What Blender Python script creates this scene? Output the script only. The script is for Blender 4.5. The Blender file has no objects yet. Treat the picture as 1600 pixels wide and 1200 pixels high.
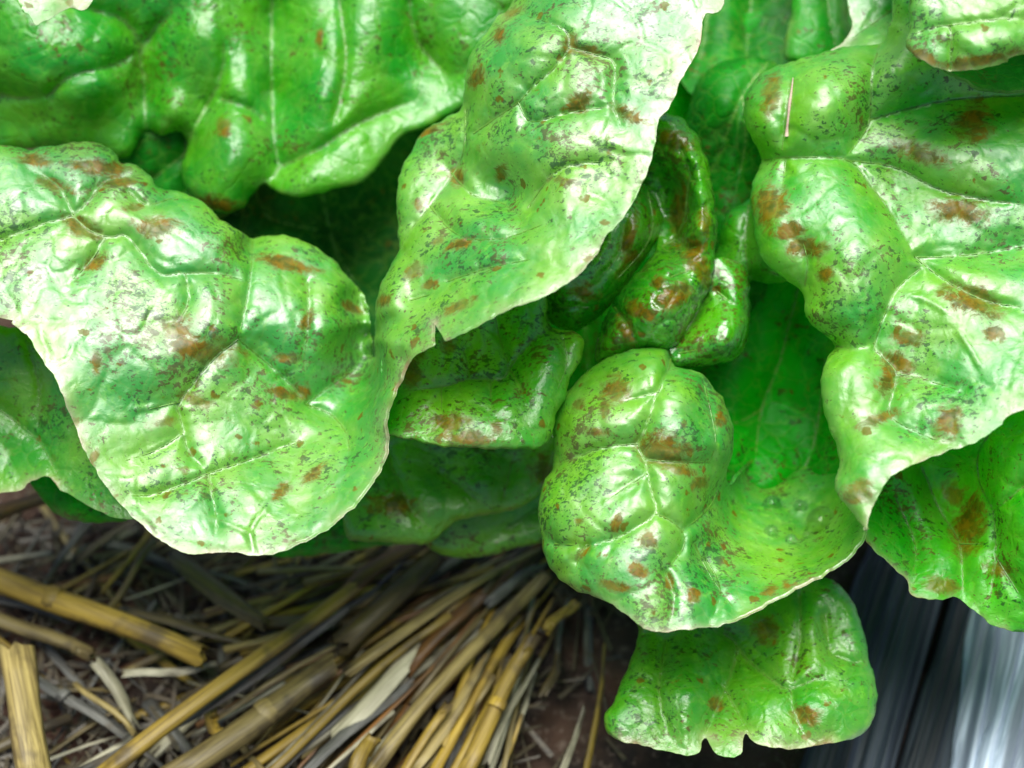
import bpy, bmesh, math, random
import numpy as np
from mathutils import Vector, Matrix, noise
from mathutils.geometry import delaunay_2d_cdt

random.seed(7)
RS = np.random.RandomState(11)
scene = bpy.context.scene
COL = scene.collection

# ------------------------------------------------------------------ camera
D0 = 0.30                     # reference distance (m) at which the frame is 0.20 m wide
S = 0.20 / 1600.0             # metres per photo pixel at that distance
PITCH = math.radians(50)
cam_d = bpy.data.cameras.new('camera')
cam = bpy.data.objects.new('camera', cam_d)
COL.objects.link(cam)
cam.location = (0.0, -0.40 * math.cos(PITCH), 0.40 * math.sin(PITCH))
cam.rotation_euler = (math.radians(90) - PITCH, 0, 0)
cam_d.sensor_width = 36.0
cam_d.lens = 36.0 * D0 / 0.20
cam_d.clip_start = 0.01
cam_d.clip_end = 50.0
cam_d.dof.use_dof = True
cam_d.dof.focus_distance = 0.285
cam_d.dof.aperture_fstop = 10.0
scene.camera = cam

# ------------------------------------------------------------------ world and sun
SUN_EL = math.radians(87)
SUN_AZ = math.radians(-28)     # high, a little behind the plant and to the left
world = bpy.data.worlds.new('World')
scene.world = world
world.use_nodes = True
wn = world.node_tree
bg = wn.nodes['Background']
sky = wn.nodes.new('ShaderNodeTexSky')
sky.sky_type = 'NISHITA'
sky.sun_disc = False
sky.sun_elevation = SUN_EL
sky.sun_rotation = SUN_AZ
sky.dust_density = 1.0
sky.air_density = 0.25
sky.ozone_density = 0.0
wn.links.new(sky.outputs[0], bg.inputs[0])
bg.inputs[1].default_value = 0.05
sun_d = bpy.data.lights.new('sun', 'SUN')
sun_d.energy = 1.5
sun_d.angle = math.radians(46)
sun_d.color = (1.0, 0.985, 0.95)
sun = bpy.data.objects.new('sun', sun_d)
COL.objects.link(sun)
sdir = Vector((math.sin(SUN_AZ) * math.cos(SUN_EL), math.cos(SUN_AZ) * math.cos(SUN_EL), math.sin(SUN_EL)))
sun.rotation_euler = sdir.to_track_quat('Z', 'Y').to_euler()
sun.location = sdir * 3
vs = scene.view_settings
vs.view_transform = 'Standard'
vs.look = 'None'
vs.gamma = 1.0
vs.exposure = 2.0
vs.use_curve_mapping = False
scene.cycles.max_bounces = 10
scene.cycles.transmission_bounces = 8

CM = Matrix.Translation(cam.location) @ cam.rotation_euler.to_matrix().to_4x4()
CMN = np.array(CM)


def unproject(px, py, h):
    """photo pixel + height towards the viewer (in px at the reference distance) -> world points"""
    px = np.asarray(px, float); py = np.asarray(py, float); h = np.asarray(h, float)
    d = D0 - h * S
    x = (px - 800.0) * S / D0 * d
    y = -(py - 600.0) * S / D0 * d
    p = np.stack([x, y, -d, np.ones_like(d)], -1)
    return (p @ CMN.T)[..., :3]


def ground(px, py, lift=0.0):
    """where the ray of a photo pixel meets the level z = lift"""
    v = Vector(((px - 800.0) * S / D0, -(py - 600.0) * S / D0, -1.0))
    v = CM.to_3x3() @ v
    t = (lift - cam.location.z) / v.z
    return cam.location + v * t


# ------------------------------------------------------------------ node helpers
def new_mat(name):
    m = bpy.data.materials.new(name)
    m.use_nodes = True
    nt = m.node_tree
    nt.nodes.clear()
    return m, nt


class NB:
    def __init__(s, nt):
        s.nt = nt

    def n(s, t, **kw):
        nd = s.nt.nodes.new(t)
        for k, v in kw.items():
            if k.startswith('i_'):
                key = k[2:]
                key = int(key) if key.isdigit() else key.replace('_', ' ')
                s.set(nd.inputs[key], v)
            else:
                setattr(nd, k, v)
        return nd

    def set(s, sock, v):
        if isinstance(v, bpy.types.NodeSocket):
            s.nt.links.new(v, sock)
        else:
            sock.default_value = v

    def noise(s, vec, scale, detail=2.0, rough=0.5, dist=0.0):
        nd = s.n('ShaderNodeTexNoise')
        s.set(nd.inputs['Vector'], vec); s.set(nd.inputs['Scale'], scale)
        s.set(nd.inputs['Detail'], detail); s.set(nd.inputs['Roughness'], rough)
        s.set(nd.inputs['Distortion'], dist)
        return nd.outputs['Fac']

    def ramp(s, fac, lo, hi, a=0.0, b=1.0):
        nd = s.n('ShaderNodeMapRange')
        nd.interpolation_type = 'SMOOTHSTEP'
        s.set(nd.inputs[0], fac); s.set(nd.inputs[1], lo); s.set(nd.inputs[2], hi)
        s.set(nd.inputs[3], a); s.set(nd.inputs[4], b)
        return nd.outputs[0]

    def math(s, op, a, b=0.0, c=0.0):
        nd = s.n('ShaderNodeMath', operation=op)
        s.set(nd.inputs[0], a); s.set(nd.inputs[1], b)
        if len(nd.inputs) > 2:
            s.set(nd.inputs[2], c)
        return nd.outputs[0]

    def mix(s, fac, a, b):
        nd = s.n('ShaderNodeMix', data_type='RGBA')
        s.set(nd.inputs[0], fac)
        s.set(nd.inputs[6], a if not isinstance(a, tuple) else a + (1.0,) if len(a) == 3 else a)
        s.set(nd.inputs[7], b if not isinstance(b, tuple) else b + (1.0,) if len(b) == 3 else b)
        return nd.outputs[2]

    def attr(s, name):
        return s.n('ShaderNodeAttribute', attribute_name=name).outputs['Fac']


def leaf_material(name, light, mid, speck=0.5, fleck=0.5, gloss=0.36, transl=0.3, spec=0.55, cream=1.0, coat=1.0, cior=2.0, crinkle=1.0):
    m, nt = new_mat(name)
    b = NB(nt)
    tc = b.n('ShaderNodeTexCoord').outputs['Object']
    mp = b.n('ShaderNodeMapping')
    mp.inputs['Rotation'].default_value = (0.3, 0.2, 0.7)
    mp.inputs['Scale'].default_value = (1.0, 1.4, 1.2)
    nt.links.new(tc, mp.inputs['Vector'])
    st = mp.outputs[0]
    big = b.noise(tc, 70, 4, 0.6)
    col = b.mix(b.ramp(big, 0.33, 0.66), light, mid)
    # mottled paler, yellower flecks of the blade
    pale = b.ramp(b.noise(tc, 420, 3, 0.6), 0.55, 0.72)
    col = b.mix(b.math('MULTIPLY', pale, 0.35), col, tuple(min(1, c * 1.5 + 0.02) for c in light))
    # dark green freckles in two sizes, thicker in some places than in others
    dens = b.math('ADD', b.ramp(b.noise(tc, 75, 3, 0.6), 0.32, 0.68, 0.085, -0.075), b.math('MULTIPLY', b.attr('vein'), 0.06))
    sp1 = b.ramp(b.math('SUBTRACT', b.noise(st, 660, 3, 0.66, 0.4), dens), 0.610 - 0.05 * speck, 0.660 - 0.05 * speck)
    sp2 = b.ramp(b.math('SUBTRACT', b.noise(st, 1500, 2, 0.6), dens), 0.66 - 0.05 * speck, 0.72 - 0.05 * speck)
    sp = b.math('MAXIMUM', b.math('MULTIPLY', sp1, 0.9), b.math('MULTIPLY', sp2, 0.75))
    col = b.mix(sp, col, b.mix(b.ramp(b.noise(tc, 130, 2), 0.42, 0.6), (0.018, 0.105, 0.008), (0.10, 0.090, 0.008)))
    # scattered small rust flecks
    vor = b.n('ShaderNodeTexVoronoi', feature='F1')
    vv = b.n('ShaderNodeVectorMath', operation='ADD')
    nt.links.new(tc, vv.inputs[0])
    nz = b.n('ShaderNodeTexNoise'); nz.inputs['Scale'].default_value = 700
    nt.links.new(tc, nz.inputs['Vector'])
    sc_ = b.n('ShaderNodeVectorMath', operation='SCALE'); sc_.inputs['Scale'].default_value = 0.0022
    nt.links.new(nz.outputs['Color'], sc_.inputs[0]); nt.links.new(sc_.outputs[0], vv.inputs[1])
    nt.links.new(vv.outputs[0], vor.inputs['Vector']); vor.inputs['Scale'].default_value = 260
    sepc = b.n('ShaderNodeSeparateColor'); nt.links.new(vor.outputs['Color'], sepc.inputs[0])
    rare = b.ramp(sepc.outputs[0], 1 - 0.36 * fleck, 1 - 0.30 * fleck)
    fl = b.math('MULTIPLY', b.ramp(vor.outputs['Distance'], 0.17, 0.27, 1, 0), rare)
    rust = b.mix(b.noise(tc, 900, 2), (0.26, 0.10, 0.004), (0.10, 0.09, 0.004))
    col = b.mix(b.math('MULTIPLY', fl, 0.8), col, rust)
    # the larger ochre brown patches, each where it grows on the blade
    bn = b.math('ADD', b.attr('brown'), b.math('MULTIPLY', b.math('SUBTRACT', b.noise(st, 260, 6, 0.76, 0.6), 0.5), 2.9))
    bm_ = b.ramp(bn, 0.30, 0.66)
    halo = b.math('MULTIPLY', b.ramp(bn, 0.02, 0.40), b.ramp(b.attr('brown'), 0.0, 0.12))
    col = b.mix(b.math('MULTIPLY', halo, 0.55), col, (0.16, 0.20, 0.006))
    bm_ = b.math('MULTIPLY', bm_, b.ramp(b.noise(tc, 140, 2), 0.3, 0.6, 0.55, 1.0))
    ochre = b.mix(b.ramp(b.noise(tc, 380, 4, 0.7), 0.38, 0.62), (0.27, 0.135, 0.004), (0.085, 0.070, 0.004))
    col = b.mix(b.math('MULTIPLY', bm_, 0.88), col, ochre)
    # veins and the pale margin
    col = b.mix(b.math('MULTIPLY', b.attr('vein'), 0.38), col, (0.20, 0.36, 0.09))
    mg = b.math('MULTIPLY', b.attr('margin'), b.ramp(b.noise(tc, 150, 3), 0.30, 0.62, 0.12 * cream, 0.9 * cream))
    col = b.mix(mg, col, b.mix(b.ramp(b.noise(tc, 120, 2), 0.55, 0.7), (0.46, 0.47, 0.24), (0.40, 0.22, 0.10)))
    # fine net of small veins
    net = b.n('ShaderNodeTexVoronoi', feature='DISTANCE_TO_EDGE')
    nsc = b.n('ShaderNodeVectorMath', operation='SCALE'); nsc.inputs['Scale'].default_value = 0.0045
    nz2 = b.n('ShaderNodeTexNoise'); nz2.inputs['Scale'].default_value = 230; nz2.inputs['Detail'].default_value = 3
    nt.links.new(tc, nz2.inputs['Vector']); nt.links.new(nz2.outputs['Color'], nsc.inputs[0])
    nad = b.n('ShaderNodeVectorMath', operation='ADD'); nt.links.new(tc, nad.inputs[0]); nt.links.new(nsc.outputs[0], nad.inputs[1])
    nt.links.new(nad.outputs[0], net.inputs['Vector']); net.inputs['Scale'].default_value = 210
    line = b.ramp(net.outputs['Distance'], 0.0, 0.055, 1, 0)
    col = b.mix(b.math('MULTIPLY', line, 0.22), col, (0.24, 0.46, 0.05))
    pil = b.ramp(net.outputs['Distance'], 0.0, 0.20)
    # waxy skin: fine crinkle
    bump = b.n('ShaderNodeBump'); bump.inputs['Strength'].default_value = 0.38
    bump.inputs['Distance'].default_value = 0.0006 * crinkle
    f1 = b.noise(st, 330, 5, 0.62, 0.8)
    f2 = b.noise(tc, 1900, 2, 0.6)
    nt.links.new(b.math('ADD', b.math('ADD', f1, b.math('MULTIPLY', f2, 0.22)), b.math('MULTIPLY', pil, 0.42)), bump.inputs['Height'])
    rgh = b.ramp(b.noise(tc, 240, 4, 0.65), 0.3, 0.7, gloss - 0.08, gloss + 0.10)
    pr = b.n('ShaderNodeBsdfPrincipled')
    nt.links.new(col, pr.inputs['Base Color']); nt.links.new(rgh, pr.inputs['Roughness'])
    pr.inputs['Specular IOR Level'].default_value = spec
    # dead brown tissue and freckles have lost their wax
    dull = b.math('MAXIMUM', b.math('MULTIPLY', bm_, 0.85), b.math('MAXIMUM', b.math('MULTIPLY', fl, 0.8), b.math('MULTIPLY', sp, 0.45)))
    nt.links.new(b.math('MULTIPLY', b.math('SUBTRACT', 1.0, dull), coat), pr.inputs['Coat Weight'])
    pr.inputs['Coat IOR'].default_value = cior
    nt.links.new(b.math('MULTIPLY', rgh, 0.95), pr.inputs['Coat Roughness'])
    nt.links.new(bump.outputs[0], pr.inputs['Coat Normal'])
    nt.links.new(bump.outputs[0], pr.inputs['Normal'])
    hs = b.n('ShaderNodeHueSaturation'); hs.inputs['Saturation'].default_value = 1.35; hs.inputs['Value'].default_value = 1.3
    nt.links.new(col, hs.inputs['Color'])
    tr = b.n('ShaderNodeBsdfTranslucent'); nt.links.new(hs.outputs[0], tr.inputs[0])
    mx = b.n('ShaderNodeMixShader'); mx.inputs[0].default_value = transl
    nt.links.new(pr.outputs[0], mx.inputs[1]); nt.links.new(tr.outputs[0], mx.inputs[2])
    out = b.n('ShaderNodeOutputMaterial'); nt.links.new(mx.outputs[0], out.inputs[0])
    return m


def straw_material(name, c1, c2, stain=(0.05, 0.035, 0.015), rough=0.5):
    m, nt = new_mat(name)
    b = NB(nt)
    tc = b.n('ShaderNodeTexCoord').outputs['Object']
    mp = b.n('ShaderNodeMapping'); mp.inputs['Scale'].default_value = (40, 1400, 1400)
    nt.links.new(tc, mp.inputs['Vector'])
    rnd = b.n('ShaderNodeObjectInfo').outputs['Random']
    fib = b.noise(mp.outputs[0], 1.0, 3, 0.6)
    col = b.mix(b.ramp(fib, 0.3, 0.7), c1, c2)
    big = b.noise(tc, 90, 3, 0.6)
    col = b.mix(b.ramp(big, 0.48, 0.70, 0, 0.8), col, stain)
    hs = b.n('ShaderNodeHueSaturation')
    nt.links.new(b.ramp(rnd, 0, 1, 0.65, 1.3), hs.inputs['Value'])
    nt.links.new(col, hs.inputs['Color'])
    bump = b.n('ShaderNodeBump'); bump.inputs['Strength'].default_value = 0.5; bump.inputs['Distance'].default_value = 0.0003
    nt.links.new(fib, bump.inputs['Height'])
    pr = b.n('ShaderNodeBsdfPrincipled')
    nt.links.new(hs.outputs[0], pr.inputs['Base Color']); pr.inputs['Roughness'].default_value = rough
    nt.links.new(bump.outputs[0], pr.inputs['Normal'])
    out = b.n('ShaderNodeOutputMaterial'); nt.links.new(pr.outputs[0], out.inputs[0])
    return m


# ------------------------------------------------------------------ tagging helpers
def tag(o, label=None, cat=None, group=None, kind=None):
    if label: o['label'] = label
    if cat: o['category'] = cat
    if group: o['group'] = group
    if kind: o['kind'] = kind
    return o


def mesh_obj(name, verts, faces, mat, parent=None, smooth=True):
    me = bpy.data.meshes.new(name)
    me.from_pydata([tuple(v) for v in verts], [], faces)
    if smooth:
        me.polygons.foreach_set('use_smooth', [True] * len(me.polygons))
    me.materials.append(mat)
    me.update()
    o = bpy.data.objects.new(name, me)
    COL.objects.link(o)
    if parent is not None:
        o.parent = parent
    return o


# ------------------------------------------------------------------ soil (setting)
def soil_material():
    m, nt = new_mat('soil')
    b = NB(nt)
    tc = b.n('ShaderNodeTexCoord').outputs['Object']
    col = b.mix(b.ramp(b.noise(tc, 60, 5, 0.65), 0.35, 0.65), (0.022, 0.014, 0.009), (0.085, 0.046, 0.027))
    col = b.mix(b.ramp(b.noise(tc, 420, 4, 0.7), 0.52, 0.68), col, (0.17, 0.125, 0.09))
    col = b.mix(b.ramp(b.noise(tc, 28, 2), 0.50, 0.66, 0, 0.5), col, (0.15, 0.066, 0.038))
    bump = b.n('ShaderNodeBump'); bump.inputs['Strength'].default_value = 0.9; bump.inputs['Distance'].default_value = 0.0015
    nt.links.new(b.noise(tc, 600, 6, 0.7), bump.inputs['Height'])
    pr = b.n('ShaderNodeBsdfPrincipled'); nt.links.new(col, pr.inputs['Base Color'])
    pr.inputs['Roughness'].default_value = 0.85; nt.links.new(bump.outputs[0], pr.inputs['Normal'])
    out = b.n('ShaderNodeOutputMaterial'); nt.links.new(pr.outputs[0], out.inputs[0])
    return m


def build_soil():
    n = 220
    t = np.linspace(-1, 1, n)
    ax = 0.26 * t + 7.0 * np.sign(t) * np.abs(t) ** 15
    vs_ = []
    for y in ax:
        for x in ax:
            k = 1.0 if max(abs(x), abs(y)) < 0.6 else 0.0
            p = Vector((x, y, 0))
            z = noise.fractal(p * 55, 0.8, 2.0, 5) * 0.004 + noise.noise(p * 14) * 0.004
            vs_.append((x, y, (z - 0.002) * k))
    f = [(j * n + i, j * n + i + 1, (j + 1) * n + i + 1, (j + 1) * n + i) for j in range(n - 1) for i in range(n - 1)]
    o = mesh_obj('ground', vs_, f, soil_material())
    tag(o, 'dark crumbly soil under the straw and lettuce', None, None, 'structure')


build_soil()


# ------------------------------------------------------------------ leaf builder
def catmull(pts, step, closed=True):
    """pts rows of (x, y, extra...) -> evenly sampled rows"""
    P = np.array(pts, float)
    n = len(P)
    out = []
    rng = range(n) if closed else range(n - 1)
    for i in rng:
        if closed:
            p0, p1, p2, p3 = P[(i - 1) % n], P[i], P[(i + 1) % n], P[(i + 2) % n]
        else:
            p0, p1, p2, p3 = P[max(i - 1, 0)], P[i], P[i + 1], P[min(i + 2, n - 1)]
        L = np.hypot(*(p2 - p1)[:2])
        k = max(1, int(round(L / step)))
        for j in range(k):
            t = j / k
            q = 0.5 * ((2 * p1) + (-p0 + p2) * t + (2 * p0 - 5 * p1 + 4 * p2 - p3) * t * t + (-p0 + 3 * p1 - 3 * p2 + p3) * t ** 3)
            if len(q) > 2:
                q[2:] = p1[2:] * (1 - t) + p2[2:] * t
            out.append(q)
    if not closed:
        out.append(P[-1])
    return np.array(out)


def seg_dist(Q, A, B):
    """distance of every Q to every segment A-B -> (nQ,nS) in chunks; returns min dist and arg"""
    md = np.empty(len(Q)); ma = np.empty(len(Q), int)
    AB = B - A
    L2 = np.maximum((AB ** 2).sum(1), 1e-9)
    for s in range(0, len(Q), 3000):
        q = Q[s:s + 3000]
        d = q[:, None, :] - A[None]
        t = np.clip((d * AB[None]).sum(2) / L2[None], 0, 1)
        e = d - t[..., None] * AB[None]
        dd = (e ** 2).sum(2)
        a = dd.argmin(1)
        ma[s:s + 3000] = a
        md[s:s + 3000] = np.sqrt(dd[np.arange(len(q)), a])
    return md, ma


def inside(Q, P):
    x, y = Q[:, 0], Q[:, 1]
    res = np.zeros(len(Q), bool)
    n = len(P)
    for i in range(n):
        x1, y1 = P[i]; x2, y2 = P[(i + 1) % n]
        c = (y1 > y) != (y2 > y)
        if y1 != y2:
            res ^= c & (x < (x2 - x1) * (y - y1) / (y2 - y1) + x1)
    return res


def tps(C, h, Q, lam=3.0):
    sc = 300.0
    X = C / sc; q = Q / sc
    n = len(X)

    def U(r2):
        return 0.5 * r2 * np.log(np.maximum(r2, 1e-12))
    K = U(((X[:, None] - X[None]) ** 2).sum(2)) + lam * 1e-4 * np.eye(n)
    Pm = np.c_[np.ones(n), X]
    M = np.zeros((n + 3, n + 3)); M[:n, :n] = K; M[:n, n:] = Pm; M[n:, :n] = Pm.T
    w = np.linalg.solve(M, np.r_[h, 0, 0, 0])
    out = np.empty(len(q))
    for s in range(0, len(q), 4000):
        qq = q[s:s + 4000]
        out[s:s + 4000] = U(((qq[:, None] - X[None]) ** 2).sum(2)) @ w[:n] + w[n] + qq @ w[n + 1:]
    return out


def nval(Q, scale, off=0.0, octv=3):
    return np.array([noise.fractal(Vector((x / scale + off, y / scale - off, off)), 0.9, 2.0, octv) for x, y in Q])


LEAVES = {}
NAME = {'tip': 'leaf_tip', 'cream': 'leaf_tip', 'lobe': 'leaf_lobe', 'mid_lobe': 'leaf_lobe', 'smooth': 'leaf_lobe'}
ROOT = Vector((0.03, 0.06, 0.0))
lettuce = bpy.data.objects.new('lettuce', None)
lettuce.empty_display_size = 0.05
lettuce.location = ROOT
COL.objects.link(lettuce)
tag(lettuce, 'speckled green lettuce with crinkled wavy leaves growing over straw mulch', 'lettuce')


def leaf(key, outline, ctrl, mat, creases=(), ridges=(), bumps=(), brown=(), g=5.0, puff=16.0, pw=26.0, roll=40.0,
         cell=70.0, cellamp=3.2, wr=1.2, seed=0, label=None, mw=9.0, wob=1.6, skirt=1.0, allcream=0.0, dz=0.0):
    # outline rows: (x, y, type[, h])
    rows = []
    TY = {'m': (0.0, 1.0), 'r': (1.0, 0.0), 'h': (0.0, 0.0), 's': (0.45, 0.5)}
    hc = [(x, y, h) for (x, y, h) in ctrl]
    for o in outline:
        # leaves run on well beyond the frame
        o = (o[0] + (130 if o[0] >= 1660 else -130 if o[0] <= -55 else 0), o[1] - (110 if o[1] <= -35 else 0)) + tuple(o[2:])
        w, mgn = TY[o[2]]
        rows.append((o[0], o[1], w, mgn))
        if len(o) > 3:
            hc.append((o[0], o[1], o[3]))
    B = catmull(rows, g)
    # small irregular wobble of the edge
    if wob:
        nrm = np.roll(B[:, :2], -1, 0) - np.roll(B[:, :2], 1, 0)
        nrm = np.c_[-nrm[:, 1], nrm[:, 0]] / np.maximum(np.linalg.norm(nrm, axis=1), 1e-6)[:, None]
        wv = nval(B[:, :2], 17, seed + 3.3, 3) * wob * 1.6
        B[:, :2] += nrm * wv[:, None]
    nb = len(B)
    P = B[:, :2]
    area = 0.5 * np.sum(P[:, 0] * np.roll(P[:, 1], -1) - np.roll(P[:, 0], -1) * P[:, 1])
    if area < 0:
        B = B[::-1].copy(); P = B[:, :2]
    A_, B_ = P, np.roll(P, -1, 0)
    tan = np.roll(P, -1, 0) - np.roll(P, 1, 0)
    inw = np.c_[-tan[:, 1], tan[:, 0]] / np.maximum(np.linalg.norm(tan, axis=1), 1e-6)[:, None]
    # interior points
    x0, y0 = P.min(0); x1, y1 = P.max(0)
    xs = np.arange(x0, x1, g); ys = np.arange(y0, y1, g * 0.87)
    G = np.array([(x + (g / 2 if j % 2 else 0), y) for j, y in enumerate(ys) for x in xs])
    G += RS.uniform(-0.18 * g, 0.18 * g, G.shape)
    G = G[inside(G, P)]
    d, _ = seg_dist(G, A_, B_)
    G = G[d > 6.0]
    rings = []
    for off in (1.1, 3.2):
        R = P + inw * off
        d, _ = seg_dist(R, A_, B_)
        R = R[(d > off * 0.92) & inside(R, P)]
        rings.append(R)
    V = np.concatenate([P] + rings + [G])
    edges = [(i, (i + 1) % nb) for i in range(nb)]
    r = delaunay_2d_cdt([Vector(v) for v in V], edges, [], 1, 1e-4)
    V2 = np.array([tuple(v) for v in r[0]])
    F = [tuple(f) for f in r[2]]
    orig = r[3]
    bmap = {}
    for i, src in enumerate(orig):
        for s in src:
            if s < nb:
                bmap[s] = i
    # height field
    hc = np.array(hc, float)
    h = tps(hc[:, :2], hc[:, 2], V2) + dz
    vein = np.zeros(len(V2))
    dmin = np.full(len(V2), 1e9)
    for c in creases:
        wgt = 1.0
        if isinstance(c[0], (int, float)):
            wgt = c[0]; c = c[1]
        cp = catmull(c, 8, False)
        cp[1:-1] += RS.uniform(-1.0, 1.0, cp[1:-1].shape)
        d, a = seg_dist(V2, cp[:-1], cp[1:])
        # fade towards the loose end of the vein
        de = np.hypot(*(V2 - cp[-1]).T)
        d = d + 22 * np.exp(-de / 16.0) * 0.5
        dmin = np.minimum(dmin, d / wgt)
        vein = np.maximum(vein, np.exp(-(d / 2.6) ** 2))
    if creases:
        h += puff * (0.75 * (1 - np.exp(-dmin / (pw * 0.55))) + 0.65 * (1 - np.exp(-dmin / (pw * 1.9)))) - puff * 0.8
    if creases:
        h -= 3.2 * np.exp(-dmin / 3.4)
    for rp in ridges:
        d, a = seg_dist(V2, catmull(rp, 8, False)[:-1], catmull(rp, 8, False)[1:])
        h += 5.0 * np.exp(-(d / 4.0) ** 2)
        vein = np.maximum(vein, 0.8 * np.exp(-(d / 3.0) ** 2))
    for (bx, by, br, ba) in bumps:
        d = np.hypot(V2[:, 0] - bx, V2[:, 1] - by) / br
        h += ba * np.exp(-d ** 2 * 1.6)
    # blisters between the small veins
    if cellamp:
        nx = int((x1 - x0) * (y1 - y0) / cell ** 2) + 4
        cp = np.c_[RS.uniform(x0, x1, nx), RS.uniform(y0, y1, nx)]
        wq = V2 + np.c_[nval(V2, 60, seed + 9.1, 2), nval(V2, 60, seed - 4.7, 2)] * 16
        f = np.empty(len(V2))
        for s in range(0, len(V2), 4000):
            dd = np.sqrt(((wq[s:s + 4000, None] - cp[None]) ** 2).sum(2))
            dd.partition(1, axis=1)
            f[s:s + 4000] = dd[:, 1] - dd[:, 0]
        h += cellamp * (1 - np.exp(-f / (cell * 0.12)))
        vein = np.maximum(vein, 0.35 * np.exp(-(f / 4.0) ** 2))
        n2 = int((x1 - x0) * (y1 - y0) / 34 ** 2) + 4
        c2 = np.c_[RS.uniform(x0, x1, n2), RS.uniform(y0, y1, n2)]
        for s in range(0, len(V2), 2500):
            dd = np.sqrt(((wq[s:s + 2500, None] - c2[None]) ** 2).sum(2))
            dd.partition(1, axis=1)
            f[s:s + 2500] = dd[:, 1] - dd[:, 0]
        h += 1.3 * (1 - np.exp(-f / 5.0)) * (0.4 + 0.9 * np.exp(-dmin / 30.0))
    h += nval(V2, 46, seed + 1.7, 3) * wr * 1.3 + nval(V2, 15, seed + 5.1, 2) * wr * 0.42
    # distance to edge, roll-away of silhouettes, margin
    d, a = seg_dist(V2, A_, B_)
    w = B[a, 2]; mgn = B[a, 3]
    Rr = np.maximum(roll * w, 1e-3)
    t = np.clip(1 - d / Rr, 0, 1)
    h -= np.where(w > 0.02, Rr * (1 - np.sqrt(np.maximum(1 - t * t, 0))), 0)
    marg = np.maximum(mgn * np.exp(-d / mw), allcream)
    br = np.zeros(len(V2))
    for q in brown:
        bx, by, rx, ry = q[:4]
        an = math.radians(q[4]) if len(q) > 4 else 0
        dx = V2[:, 0] - bx; dy = V2[:, 1] - by
        u = dx * math.cos(an) + dy * math.sin(an); v_ = -dx * math.sin(an) + dy * math.cos(an)
        rr = np.sqrt((u / rx) ** 2 + (v_ / ry) ** 2)
        br = np.maximum(br, np.clip(1.15 - 0.75 * rr, 0, 1))
    # skirt: the sheet carries on behind the silhouette, or ends in a thin lip
    bi = np.array([bmap[i] for i in range(nb)])
    wb = B[:, 2]
    pos = [V2]; hh = [h]; extra_f = []
    base = len(V2)
    prev = bi
    for (dm, dr, im, ir) in ((2.6, 34, 0.2, 3), (4.0, 95, 5.0, 12)):
        dep = (dm + (dr * skirt - dm) * wb)
        ins = (im + (ir - im) * wb)
        pos.append(V2[bi] + inw * ins[:, None])
        hh.append(h[bi] - dep)
        cur = np.arange(base, base + nb)
        for i in range(nb):
            j = (i + 1) % nb
            extra_f.append((prev[j], prev[i], cur[i], cur[j]))
        prev = cur; base += nb
    PX = np.concatenate(pos); H = np.concatenate(hh)
    W = unproject(PX[:, 0], PX[:, 1], H) - np.array(ROOT)
    o = mesh_obj(NAME.get(key, 'leaf'), W, F + [tuple(int(k) for k in f) for f in extra_f], mat, lettuce)
    from mathutils.kdtree import KDTree
    kd = KDTree(len(V2))
    for i in range(len(V2)):
        kd.insert((V2[i, 0], V2[i, 1], 0), i)
    kd.balance()
    for c in creases:
        if isinstance(c[0], (int, float)):
            c = c[1]
        cp = catmull(c, 7, False)
        cp = cp[inside(cp, P)]
        if len(cp) < 4:
            continue
        hv = []
        for q in cp:
            nn = kd.find_n((q[0], q[1], 0), 3)
            ww = [1 / (n_[2] + 0.3) for n_ in nn]
            hv.append(sum(h[n_[1]] * k for n_, k in zip(nn, ww)) / sum(ww))
        hv = np.convolve(np.r_[hv[0], hv, hv[-1]], [0.25, 0.5, 0.25], 'valid')
        vp = []; vf = []
        for i in range(len(cp)):
            tn = cp[min(i + 1, len(cp) - 1)] - cp[max(i - 1, 0)]
            tn = tn / max(np.linalg.norm(tn), 1e-6)
            sd = np.array([-tn[1], tn[0]])
            rr = 1.25 * (1 - 0.75 * i / len(cp)) + 0.25
            for (u, v_) in ((1.25, -1.2), (0.8, 0.35), (0, 0.8), (-0.8, 0.35), (-1.25, -1.2)):
                vp.append((cp[i][0] + sd[0] * u * rr, cp[i][1] + sd[1] * u * rr, hv[i] + v_ * rr))
        for i in range(len(cp) - 1):
            for k in range(4):
                vf.append((i * 5 + k, i * 5 + k + 1, i * 5 + 6 + k, i * 5 + 5 + k))
        vp = np.array(vp)
        mesh_obj('vein', unproject(vp[:, 0], vp[:, 1], vp[:, 2]) - np.array(ROOT), vf, m_vein, o)
    me = o.data
    ne = len(PX) - len(V2)
    for nm, arr in (('brown', np.r_[br, np.zeros(ne)]), ('vein', np.r_[vein, np.zeros(ne)]),
                    ('margin', np.r_[marg, np.tile(B[:, 3], 2) * 0.9])):
        at = me.attributes.new(nm, 'FLOAT', 'POINT')
        at.data.foreach_set('value', arr.astype(np.float32))
    if label:
        o['label'] = label
    LEAVES[key] = (V2, h)
    return o


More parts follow.
